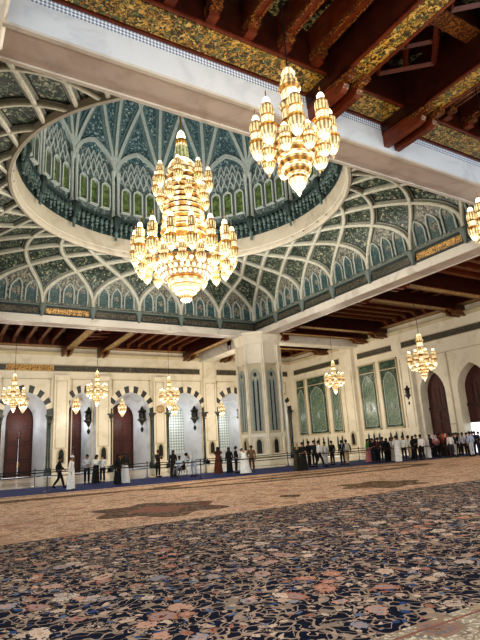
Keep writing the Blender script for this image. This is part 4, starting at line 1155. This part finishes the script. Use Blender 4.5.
def joints(pose):
    """joint positions of a 1.70 m figure facing -Y, feet at z=0"""
    J = dict(pel=V3(0, 0, .93), wst=V3(0, 0, 1.10), chest=V3(0, .01, 1.30), neck=V3(0, .01, 1.46), hd0=V3(0, -.01, 1.53), hd1=V3(0, -.02, 1.60), hd2=V3(0, -.01, 1.67))
    for s, n in ((-1, 'l'), (1, 'r')):
        J[n+'sh'] = V3(s*.19, .01, 1.40); J[n+'el'] = V3(s*.26, .05, 1.13); J[n+'wr'] = V3(s*.25, -.05, .89)
        J[n+'hip'] = V3(s*.10, 0, .90); J[n+'kn'] = V3(s*.11, -.01, .49); J[n+'an'] = V3(s*.11, .03, .08); J[n+'to'] = V3(s*.13, -.13, .03)
    if pose == 'walk':
        J['lkn'] = V3(-.10, -.16, .50); J['lan'] = V3(-.10, -.26, .09); J['lto'] = V3(-.11, -.42, .04)
        J['rkn'] = V3(.10, .06, .49); J['ran'] = V3(.10, .34, .13); J['rto'] = V3(.11, .22, .03)
        J['lel'] = V3(-.25, .16, 1.15); J['lwr'] = V3(-.25, .12, .91); J['rel'] = V3(.25, -.08, 1.14); J['rwr'] = V3(.22, -.26, .98)
    if pose in ('phone', 'photo'):
        up = .12 if pose == 'photo' else 0
        for s, n in ((-1, 'l'), (1, 'r')):
            J[n+'el'] = V3(s*.25, -.10, 1.15+up*1.2); J[n+'wr'] = V3(s*.08, -.32, 1.28+up*1.8)
        J['hd1'] = V3(0, -.04, 1.59); J['hd2'] = V3(0, -.03, 1.66)
    if pose == 'fold':
        J['lel'] = V3(-.26, -.04, 1.14); J['lwr'] = V3(.05, -.20, 1.14); J['rel'] = V3(.26, -.04, 1.12); J['rwr'] = V3(-.04, -.19, 1.08)
    if pose == 'lean':
        for k, (y, z) in dict(wst=(-.08, 1.08), chest=(-.27, 1.22), neck=(-.42, 1.30), hd0=(-.48, 1.34), hd1=(-.55, 1.37), hd2=(-.60, 1.42)).items(): J[k] = V3(0, y, z)
        for s, n in ((-1, 'l'), (1, 'r')):
            J[n+'sh'] = V3(s*.19, -.36, 1.26); J[n+'el'] = V3(s*.23, -.42, .98); J[n+'wr'] = V3(s*.22, -.58, .86)
        J['lkn'] = V3(-.11, -.05, .49); J['ran'] = V3(.11, .16, .09); J['rto'] = V3(.12, .0, .03); J['rkn'] = V3(.11, .05, .50)
    if pose == 'sit':
        dz = -.43
        for k in ('pel', 'wst', 'chest', 'neck', 'hd0', 'hd1', 'hd2'): J[k] = J[k]+V3(0, .05, dz+.08)
        for s, n in ((-1, 'l'), (1, 'r')):
            J[n+'sh'] += V3(0, .05, dz+.08); J[n+'el'] = V3(s*.27, -.02, .80); J[n+'wr'] = V3(s*.20, -.24, .74)
            J[n+'hip'] = V3(s*.10, .04, .55); J[n+'kn'] = V3(s*.12, -.40, .56); J[n+'an'] = V3(s*.12, -.46, .17); J[n+'to'] = V3(s*.13, -.62, .12)
    return J
def lerp(a, b, t): return a+(b-a)*t
def fingers(J):
    out = []
    for s, n in ((-1, 'l'), (1, 'r')):
        w_ = J[n+'wr']; d = (w_-J[n+'el']).normalized(); side = d.cross(V3(0, 1, 0) if abs(d.y) < .8 else V3(0, 0, 1)).normalized(); curl = d.cross(side)
        base = w_+d*.085
        for k, (o_, L) in enumerate(((-.030, .062), (-.010, .075), (.010, .070), (.029, .055))):
            p0 = base+side*o_; p1 = p0+d*L*.55-curl*.004; p2 = p1+(d*.8-curl*.5)*L*.5
            out.append((p0, p1, p2, .0085))
        p0 = w_+d*.03+side*-.03; p1 = p0+(d*.7-side*.7)*.04; p2 = p1+(d-side*.2)*.03
        out.append((p0, p1, p2, .0095))
    return out
def body_mesh(pose):
    key = 'body_'+pose
    if key in _cache: return _cache[key]
    J = joints(pose); ch_ = [[(J['pel'], .12), (J['wst'], .115), (J['chest'], .125), (J['neck'], .052), (J['hd0'], .058), (J['hd1'], (.078, .095)), (J['hd2'], (.066, .08))]]
    for n in 'lr':
        el, wr, sh = J[n+'el'], J[n+'wr'], J[n+'sh']; d = (wr-el).normalized()
        ch_.append([(J['chest'], .125), (sh, .06), (lerp(sh, el, .5), .05), (el, .041), (lerp(el, wr, .5), .037), (wr, .026), (wr+d*.04, (.022, .036)), (wr+d*.085, (.016, .036))])
        ch_.append([(J['pel'], .12), (J[n+'hip'], .088), (lerp(J[n+'hip'], J[n+'kn'], .5), .075), (J[n+'kn'], .055), (lerp(J[n+'kn'], J[n+'an'], .4), .052), (J[n+'an'], .036), (J[n+'to'], .034)])
    me = skin_mesh(key, ch_)
    # fingers, ears, nose joined into the same body mesh
    mb = MB()
    for p0, p1, p2, r in fingers(J): mb.tube([p0, p1, p2], [r, r*.95, r*.75], 5)
    h = J['hd1']; f = V3(0, -1, 0)
    mb.tube([h+V3(0, -.085, .025), h+V3(0, -.108, -.008), h+V3(0, -.09, -.015)], [.008, .015, .010], 5)
    for s in (-1, 1): mb.tube([h+V3(s*.078, .0, .025), h+V3(s*.092, .012, .005), h+V3(s*.078, .0, -.025)], [.012, .02, .010], 5)
    mb.tube([h+V3(-.022, -.088, -.045), h+V3(0, -.096, -.045), h+V3(.022, -.088, -.045)], .006, 5)
    bm = bmesh.new(); bm.from_mesh(me)
    t = bpy.data.meshes.new('t'); t.from_pydata(mb.v, [], mb.f); bm.from_mesh(t); bm.to_mesh(me); bm.free(); bpy.data.meshes.remove(t)
    me.shade_smooth()
    me.materials.clear(); me.materials.append(None)
    return me
def cloth(key, fn):
    if key not in _cache:
        me = fn(); me.shade_smooth(); me.materials.clear(); me.materials.append(None); _cache[key] = me
    return _cache[key]
def shirt_mesh(pose, long=True):
    J = joints(pose)
    low = lerp(J['pel'], J['wst'], -.1)
    ch_ = [[(J['chest'], (.165, .145)), (J['wst'], (.155, .135)), (J['pel'], (.16, .14)), (low, (.165, .145))], [(J['chest'], (.165, .145)), (lerp(J['chest'], J['neck'], .75), .075)]]
    for n in 'lr':
        el, wr, sh = J[n+'el'], J[n+'wr'], J[n+'sh']
        c = [(J['chest'], (.165, .145)), (sh, .08), (lerp(sh, el, .5), .066), (el, .056)]
        if long: c += [(lerp(el, wr, .5), .05), (lerp(el, wr, .92), .043)]
        ch_.append(c)
    return skin_mesh('sh_%s_%d' % (pose, long), ch_)
def trouser_mesh(pose):
    J = joints(pose); ch_ = [[(lerp(J['pel'], J['wst'], .6), .135), (J['pel'], (.15, .135))]]
    for n in 'lr':
        ch_.append([(J['pel'], (.15, .135)), (J[n+'hip']+V3(0, 0, -.04), .105), (lerp(J[n+'hip'], J[n+'kn'], .5), .092), (J[n+'kn'], .075), (lerp(J[n+'kn'], J[n+'an'], .5), .07), (lerp(J[n+'kn'], J[n+'an'], .93), .062)])
    return skin_mesh('tr_'+pose, ch_)
def skirt_mesh(pose, bell=.30, low=.04):
    """ankle-length skirt of a robe with folds, from the waist down"""
    J = joints(pose); mb = MB(); n = 24; rows = []
    w_ = J['wst']; a = (J['lan']+J['ran'])/2
    for k, t in enumerate((0, .15, .4, .7, 1)):
        c = lerp(w_, V3(a.x, a.y, low), t); rx = .165+(bell-.165)*t**.8; ry = .145+(bell*.85-.145)*t**.8
        if pose == 'walk': ry += .16*t
        rows.append([(c.x+rx*(1+.07*t*math.sin(5*q))*math.cos(q), c.y+ry*(1+.07*t*math.sin(5*q+1))*math.sin(q), c.z) for q in [2*PI*i/n for i in range(n)]])
    vs = [p for r in rows for p in r]; fs = []
    for k in range(4):
        for i in range(n): j = (i+1) % n; fs.append((k*n+i, k*n+j, (k+1)*n+j, (k+1)*n+i))
    me = bpy.data.meshes.new('skirt_'+pose); me.from_pydata(vs, [], fs)
    return me
def head_mesh(pose, kind):
    J = joints(pose); h, t, nk, h0 = J['hd1'], J['hd2'], J['neck'], J['hd0']; mb = MB()
    up = (t-h0).normalized(); bk = up.cross(V3(1, 0, 0)).normalized()
    if bk.dot(V3(0, 1, 0)) < 0: bk = -bk
    X = V3(1, 0, 0)
    def shell(rows, n=20, c0=h):
        o = len(mb.v); R = []
        for (z, r, back, front) in rows:
            R.append([c0+up*z+X*(r*math.cos(q))+bk*((back if math.sin(q) > 0 else front)*math.sin(q)) for q in [2*PI*i/n for i in range(n)]])
        mb.v += [tuple(p) for r in R for p in r]
        for k in range(len(R)-1):
            for i in range(n): j = (i+1) % n; mb.f.append((o+k*n+i, o+k*n+j, o+(k+1)*n+j, o+(k+1)*n+i)); mb.m.append(0)
    if kind == 'hair': shell([(-.05, .075, .105, .0), (-.01, .090, .118, .03), (.035, .094, .12, .092), (.08, .092, .115, .10), (.12, .07, .085, .075), (.145, .03, .04, .03), (.15, .001, .001, .001)])
    if kind == 'longhair': shell([(-.26, .09, .13, -.06), (-.15, .11, .14, -.04), (-.05, .098, .125, .0), (.0, .098, .125, .03), (.04, .097, .12, .095), (.08, .092, .115, .10), (.12, .07, .085, .075), (.15, .001, .001, .001)])
    if kind == 'cap': shell([(.045, .098, .118, .108), (.06, .1, .12, .11), (.13, .088, .105, .095), (.15, .05, .06, .055), (.152, .001, .001, .001)])
    if kind == 'scarf': shell([(-.30, .19, .16, .15), (-.24, .16, .15, .14), (-.16, .10, .12, .09), (-.10, .095, .125, .075), (-.05, .102, .132, .05), (.0, .104, .134, .045), (.045, .103, .13, .075), (.085, .10, .122, .11), (.125, .075, .09, .08), (.155, .03, .04, .03), (.16, .001, .001, .001)])
    me = bpy.data.meshes.new('head_'+kind+pose); me.from_pydata(mb.v, [], mb.f); return me
def shoe_mesh(pose, n):
    J = joints(pose); mb = MB()
    if True:
        a, t = J[n+'an'], J[n+'to']; d = (t-a); d.z = 0; d.normalize(); base = min(a.z-.075, .01) if pose != 'sit' else t.z-.03
        p = [V3(a.x, a.y, 0)-d*.06, V3(a.x, a.y, 0)+d*.05, V3(t.x, t.y, 0), V3(t.x, t.y, 0)+d*.05]
        zz = [a.z-.02, a.z-.025, t.z+.012, t.z]
        mb.tube([V3(q.x, q.y, max(z, .03)) for q, z in zip(p, zz)], [.04, .05, .046, .026], 8)
    me = bpy.data.meshes.new('shoes_'+pose); me.from_pydata(mb.v, [], mb.f); return me
def pack_mesh():
    mb = MB()
    mb.lathe([(.0, .98), (.13, .99), (.16, 1.06), (.165, 1.25), (.14, 1.40), (.07, 1.46), (0, 1.46)], 14, (0, 0, 0), 0, 0, lambda x, y, z: (x, y*.62+.25, z))
    for s in (-1, 1): mb.tube([(s*.10, .17, 1.42), (s*.12, .02, 1.48), (s*.13, -.15, 1.36), (s*.14, -.10, 1.15), (s*.14, .15, 1.05)], .02, 5)
    me = bpy.data.meshes.new('pack'); me.from_pydata(mb.v, [], mb.f); return me
PM = {}
def pmat(c):
    if c not in PM: PM[c] = plain('cloth_%02d' % len(PM), c, .85, 0, .18, 12)
    return PM[c]
SKIN = [pmat((.62, .45, .35)), pmat((.50, .35, .26)), pmat((.70, .53, .43))]
WHITE = (.88, .87, .84); BLACK = (.05, .05, .06); NAVY = (.08, .10, .18); GREY = (.42, .42, .42); BROWN = (.34, .20, .12); BEIGE = (.72, .62, .48)
GREEN = (.20, .55, .24); RED = (.60, .16, .12); ORANGE = (.72, .32, .18); BLUE = (.50, .62, .78); OLIVE = (.24, .22, .14); PINK = (.72, .45, .46); LTGREY = (.72, .72, .72); HAIR = (.05, .04, .035)
CX, CY = -12.1115, -26.0974
def put(o, me, mat, name):
    c = bpy.data.objects.new(name, me); COL.objects.link(c); c.parent = o
    c.material_slots[0].link = 'OBJECT'; c.material_slots[0].material = mat
    return c
npers = 0
def person(x, y, label, pose='stand', face=0, top=WHITE, low=BLACK, robe=None, head='hair', hcol=HAIR, shoes=BLACK, pack=None, h=1.70, bell=.27, z=.03):
    """face: heading in degrees, 0 = towards the camera side, positive turns to the picture's right"""
    global npers; npers += 1
    for (p, q) in zip(front[:-1], front[1:]):
        if p[0] <= x <= q[0]:
            yr = p[1]+(q[1]-p[1])*(x-p[0])/(q[0]-p[0])
            if abs(y-yr) < .5: y = yr+(.5 if y > yr-.2 else -.5)
    r = empty('person', (x, y, z)); s = h/1.74; r.scale = (s, s, s)
    r.rotation_euler = (0, 0, math.radians(face))
    tag(r, label, 'person', 'visitors on the blue runner')
    put(r, body_mesh(pose), SKIN[npers % 3], 'body')
    if robe:
        put(r, cloth('shirtL_'+pose, lambda: shirt_mesh(pose, True)), pmat(robe), 'robe_top')
        put(r, cloth('skirt_%s_%s' % (pose, bell), lambda: skirt_mesh(pose, bell)), pmat(low if low and low != BLACK and low != robe else robe), 'robe_skirt')
    else:
        put(r, cloth('shirtL_'+pose, lambda: shirt_mesh(pose, True)), pmat(top), 'shirt')
        put(r, cloth('trs_'+pose, lambda: trouser_mesh(pose)), pmat(low), 'trousers')
    put(r, cloth('head_%s_%s' % (pose, head), lambda: head_mesh(pose, head)), pmat(hcol), {'hair': 'hair', 'longhair': 'hair', 'cap': 'cap', 'scarf': 'headscarf'}[head])
    if head == 'cap': put(r, cloth('head_%s_hair' % pose, lambda: head_mesh(pose, 'hair')), pmat(HAIR), 'hair').scale = (.97, .97, .995)
    for n_ in 'lr': put(r, cloth('shoe_%s_%s' % (pose, n_), lambda: shoe_mesh(pose, n_)), pmat(shoes), 'shoe')
    if pack: put(r, cloth('pack', pack_mesh), pmat(pack), 'backpack')
    return r
P = person
P(-6.04, 4.20, 'person in black clothes striding to the right at the left end', 'walk', 75, BLACK, BLACK, h=1.72)
P(-5.92, 1.80, 'person in a long white robe and white cap beside the striding one', 'stand', 60, robe=WHITE, low=None, head='cap', hcol=WHITE, bell=.25, h=1.7)
P(-3.93, 6.60, 'person in a grey top and dark trousers left of the narrow arch', 'fold', -10, LTGREY, BLACK, h=1.74)
P(-3.58, 5.84, 'person in a white top and black skirt before the pilaster, left of a pair', 'phone', 30, robe=WHITE, low=(.06, .06, .07), head='longhair')
P(-3.04, 6.36, 'person in a white shirt and dark trousers, right of a pair before the pilaster', 'stand', -40, WHITE, NAVY, h=1.66)
P(-3.22, 2.62, 'person in a long black robe and headscarf before the third door', 'stand', 40, robe=BLACK, low=None, head='scarf', hcol=BLACK, h=1.62)
P(-2.66, 3.08, 'person in a dark top and white skirt standing close to the black robed one', 'fold', -30, robe=(.14, .15, .13), low=WHITE, head='scarf', hcol=(.12, .12, .12), h=1.68)
P(0.87, 7.00, 'person in a dark brown shirt under the gold emblem', 'phone', 20, (.18, .14, .12), BLACK, head='cap', hcol=BROWN, h=1.78)
P(1.55, 6.00, 'person in a dark brown robe right of the visitor under the gold emblem', 'stand', 0, robe=(.14, .10, .09), low=None, head='scarf', hcol=(.10, .08, .08), h=1.68, bell=.22)
P(1.26, 4.40, 'person in grey and white seated in a wheelchair', 'sit', -60, (.70, .72, .74), GREY, h=1.66)
P(2.00, 3.85, 'person in a white shirt bending over the wheelchair', 'lean', -75, (.82, .84, .84), (.66, .70, .74), h=1.72)
P(4.17, 4.60, 'person in a rust brown robe with raised arms left of the big pier', 'photo', 150, robe=(.36, .17, .09), low=None, head='scarf', hcol=(.14, .10, .08), h=1.74, bell=.30)
P(4.84, 4.30, 'person in dark clothes right of the rust brown robe', 'stand', -60, robe=(.09, .08, .08), low=None, head='scarf', hcol=BLACK, h=1.66, bell=.24)
P(4.97, 3.60, 'person in black with arms folded left of the stooping white robe', 'fold', 70, (.08, .08, .09), BLACK, h=1.7)
P(4.73, 2.10, 'person in a long white robe stooping before the big pier', 'lean', 165, robe=WHITE, low=None, head='cap', hcol=WHITE, h=1.82, bell=.34)
P(5.93, 3.20, 'person in a tan jacket just right of the stooping white robe', 'stand', -30, (.45, .33, .24), BROWN, h=1.7)
P(7.66, 0.56, 'person in an olive dress, left one of two right of the big pier', 'phone', 10, robe=OLIVE, low=None, head='scarf', hcol=BEIGE, h=1.72)
P(7.62, -0.16, 'person in a black coat, right one of two right of the pier', 'fold', -20, robe=(.05, .05, .05), low=None, head='hair', h=1.70, bell=.30)
P(10.34, 2.72, 'tall person in black before the widest green panel', 'stand', 20, BLACK, BLACK, h=1.76)
P(10.27, 2.02, 'person in a dark jacket behind the white shirted strider', 'stand', -60, (.10, .09, .10), BLACK, h=1.78)
P(10.13, 1.36, 'person in a white shirt and black trousers striding to the right', 'walk', 70, WHITE, BLACK, h=1.76)
P(11.68, 2.60, 'person in a white shirt and grey trousers before the green panels', 'stand', 0, (.80, .80, .78), LTGREY, h=1.66)
P(12.58, 2.90, 'slim person in black right of the white and grey one', 'stand', -80, BLACK, BLACK, h=1.70)
P(12.63, 1.88, 'person with a pale blue backpack before the tall pilaster', 'stand', 170, (.12, .13, .16), BLACK, pack=BLUE, h=1.7)
P(12.41, 1.12, 'person with a beige backpack and beige trousers beside the blue backpack', 'walk', 150, (.13, .12, .12), BEIGE, pack=(.70, .66, .58), h=1.72)
P(15.52, 2.28, 'person in a bright green dress at the left of the crowd', 'stand', 30, robe=GREEN, low=PINK, head='longhair', h=1.68, bell=.3)
P(15.29, 1.54, 'person in black with folded arms beside the green dress', 'fold', -40, (.07, .07, .07), NAVY, head='longhair', h=1.7)
P(15.23, 0.88, 'person in a dark red shirt and black trousers near the green dress', 'stand', 60, (.30, .08, .07), BLACK, h=1.74)
P(16.79, 2.74, 'person in a dark headscarf behind the dark red shirt', 'stand', 0, robe=(.12, .07, .07), low=None, head='scarf', hcol=(.16, .06, .05), h=1.7)
P(16.59, 1.42, 'person in a black robe left of the white skirted visitor', 'stand', -20, robe=BLACK, low=None, head='scarf', hcol=BLACK, h=1.64)
P(17.83, 2.20, 'person in a white blouse behind the black robe', 'stand', 20, (.78, .74, .72), BLACK, head='longhair', h=1.70)
P(15.50, -0.55, 'person in a white shirt and long white skirt in front of the crowd', 'fold', 160, robe=(.86, .84, .82), low=WHITE, head='hair', h=1.78, bell=.24)
P(16.53, -0.20, 'person in a white shirt and dark trousers right of the white skirt', 'stand', -70, (.84, .83, .80), NAVY, h=1.74)
P(18.34, 0.90, 'person in a cream shirt and cream trousers deep in the crowd', 'stand', 50, (.80, .78, .74), BEIGE, h=1.76)
P(19.06, 1.10, 'person in a navy robe in the middle of the crowd', 'stand', 10, robe=NAVY, low=None, head='scarf', hcol=(.09, .09, .12), h=1.7)
P(17.75, -0.36, 'person in black left of the broad white shirt', 'fold', -50, BLACK, BLACK, h=1.78)
P(17.48, -0.99, 'person in a broad white shirt and black trousers with back turned', 'stand', 175, (.90, .88, .86), BLACK, h=1.76)
P(19.84, 0.40, 'person in a white robe behind the broad white shirt', 'stand', 60, robe=(.82, .80, .78), low=None, head='scarf', hcol=WHITE, h=1.66)
P(21.58, 1.30, 'person in a dark robe with a white headscarf before the first red door', 'stand', 0, robe=(.09, .07, .07), low=None, head='scarf', hcol=(.85, .82, .80), h=1.7)
P(20.93, 0.50, 'person in a pink top before the first red door', 'fold', -30, PINK, BLACK, head='scarf', hcol=(.75, .70, .68), h=1.66)
P(22.39, 1.00, 'person in an orange headscarf and rust dress before the first red door', 'stand', 30, robe=(.40, .13, .08), low=(.10, .05, .05), head='scarf', hcol=ORANGE, h=1.72)
P(23.51, 1.40, 'person in a red headscarf right of the orange one', 'stand', -10, robe=(.32, .10, .08), low=BLACK, head='scarf', hcol=RED, h=1.7)
P(20.70, -0.94, 'person in a white shirt and pale trousers right of the red headscarf', 'stand', 165, (.86, .85, .84), (.20, .20, .22), h=1.74)
P(21.48, -0.74, 'person in a dark shirt and white trousers before the white jamb', 'stand', 40, (.12, .11, .12), (.82, .80, .78), h=1.74)
P(23.55, 0.40, 'person in black beside the white trousers', 'fold', -20, BLACK, BLACK, head='longhair', h=1.72)
P(21.54, -1.42, 'person in a black and white outfit left of the bright doorway', 'stand', -50, (.70, .70, .74), BLACK, pack=WHITE, h=1.74)
P(22.82, -0.84, 'person in a navy jacket near the bright doorway', 'stand', 15, NAVY, (.10, .10, .14), h=1.72)
P(21.47, -2.10, 'person in a pale blue shirt and pale trousers before the bright doorway', 'stand', 170, (.62, .68, .78), (.74, .74, .76), h=1.78)
P(22.82, -1.56, 'person in dark navy at the right edge of the picture', 'fold', -60, (.06, .07, .14), NAVY, h=1.78)
P(25.50, -0.00, 'person in black at the far right edge', 'stand', 20, BLACK, BLACK, h=1.76)
P(16.92, 3.44, 'person in a black headscarf behind the green dress', 'stand', 20, robe=BLACK, low=None, head='scarf', hcol=BLACK, h=1.72)
P(16.82, 2.04, 'person in a dark grey shirt between the dark red shirt and the black robe', 'stand', -20, (.16, .15, .16), BLACK, h=1.76)
P(16.56, 0.76, 'person in a brown headscarf and pale scarf behind the white skirt', 'stand', 30, robe=(.66, .62, .58), low=None, head='scarf', hcol=BROWN, h=1.7)
P(22.03, 2.00, 'person in dark clothes at the left jamb of the first red door', 'stand', -40, (.09, .08, .09), BLACK, head='longhair', h=1.74)
P(23.61, 2.30, 'person in a maroon shirt deep in front of the first red door', 'stand', 0, (.26, .09, .09), BLACK, h=1.78)
P(24.56, 2.40, 'person in a dark robe and cream headscarf behind the red headscarf', 'stand', 20, robe=(.08, .07, .08), low=None, head='scarf', hcol=(.78, .72, .62), h=1.74)
P(24.91, 1.60, 'person in a white shirt and dark trousers behind the black figure by the jamb', 'stand', -30, (.82, .82, .82), BLACK, h=1.78)
P(26.02, 0.90, 'person in a dark blue shirt in front of the bright doorway threshold', 'stand', 10, (.10, .13, .24), BLACK, h=1.8)
# wheelchair
wc = empty('wheelchair', (1.26, 4.4, .02), math.radians(-60)); tag(wc, 'dark framed wheelchair below the white shirted bending person', 'wheelchair')
mb = MB(); mb.box(-.24, .24, -.22, .26, .44, .48); mb.build('seat', M['belt'], wc)
mb = MB(); mb.box(-.24, .24, .26, .30, .48, .95); mb.build('backrest', M['belt'], wc)
for s in (-1, 1):
    mb = MB(); mb.tube([(s*.31, .12+.30*math.cos(q), .315+.30*math.sin(q)) for q in [2*PI*i/24 for i in range(25)]], .016, 6)
    for q in range(6): mb.tube([(s*.31, .12, .315), (s*.31, .12+.3*math.cos(q*PI/3), .315+.3*math.sin(q*PI/3))], .005, 4)
    mb.build('wheel', M['steel'], wc)
    mb = MB(); mb.tube([(s*.27, -.42+.09*math.cos(q), .10+.09*math.sin(q)) for q in [2*PI*i/16 for i in range(17)]], .012, 6); mb.build('caster', M['steel'], wc)
    mb = MB(); mb.tube([(s*.27, .40, .95), (s*.27, .28, .93), (s*.27, .28, .46), (s*.27, -.25, .46), (s*.27, -.42, .12)], .014, 6); mb.tube([(s*.27, .28, .70), (s*.27, -.2, .70), (s*.27, -.25, .46)], .012, 6)
    mb.tube([(s*.27, .12, .45), (s*.31, .12, .315)], .014, 6); mb.build('frame', M['steel'], wc)
    mb = MB(); mb.box(s*.06, s*.22, -.68, -.52, .06, .085); mb.tube([(s*.2, -.54, .08), (s*.26, -.25, .45)], .012, 6); mb.build('footrest', M['steel'], wc)

# ------------------------------------------------------------------ light
w = bpy.data.worlds.new('sky'); sc.world = w; w.use_nodes = True
w.node_tree.nodes['Background'].inputs[0].default_value = (.86, .93, 1.0, 1); w.node_tree.nodes['Background'].inputs[1].default_value = 2.1
def lamp(name, kind, loc, power, col=(1, .9, .75), rot=(0, 0, 0), size=.1, sizey=None):
    l = bpy.data.lights.new(name, kind); l.energy = power; l.color = col
    if kind == 'AREA':
        l.shape = 'RECTANGLE'; l.size = size; l.size_y = sizey or size
    else: l.shadow_soft_size = size
    o = bpy.data.objects.new(name, l); COL.objects.link(o); o.location = loc; o.rotation_euler = rot
    return o
# added upward fill areas in mid-air, brightening the vault and the dome from below
lamp('vault_fill_light', 'AREA', (1.5, 1.5, 9), 2200, (1, .97, .92), (PI, 0, 0), 9)
lamp('drum_fill_light', 'AREA', (0, 0, 19.0), 950, (1, .98, .95), (PI, 0, 0), 9)
# the chandeliers themselves
for i in range(6):
    a = .1+2*PI*(i+.5)/6
    lamp('chandelier_light', 'POINT', (2.45*math.cos(a), 2.45*math.sin(a), 14.6), 330, (1, .91, .76), size=.12)
lamp('chandelier_light', 'POINT', (0, 0, 9.7), 1000, (1, .92, .78), size=.12)
for (x, y, z) in ((-5.62, -18.25, 8.62), (2.15, -17.9, 8.15)):
    lamp('chandelier_light', 'POINT', (x, y, z-1.9), 130, (1, .84, .58), size=.06)
    lamp('chandelier_light', 'POINT', (x+.5, y, z+1.0), 260, (1, .80, .52), size=.05)
for (x, y, z) in ((-6.57, 21.5, 7.42), (.62, 21.5, 7.86), (7.88, 21.5, 7.45), (14.5, 21.5, 7.4), (21.5, 21.5, 7.4), (21.5, 11.9, 7.9), (21.5, 1.1, 8.0), (21.5, -8, 8)):
    lamp('chandelier_light', 'POINT', (x, y, z-1.9), 430, (1, .91, .76), size=.06)
    lamp('chandelier_light', 'POINT', (x, y, z+1.85), 150, (1, .90, .74), size=.06)
for x in (-4.6, .9, 6.2, 12.8, 19.2, 25.4): lamp('arch_light', 'POINT', (x, 30.9, 5.2), 60, (.96, .98, 1), size=.1)
sc.view_settings.view_transform = 'Standard'; sc.view_settings.look = 'Medium High Contrast'; sc.view_settings.exposure = 0.15
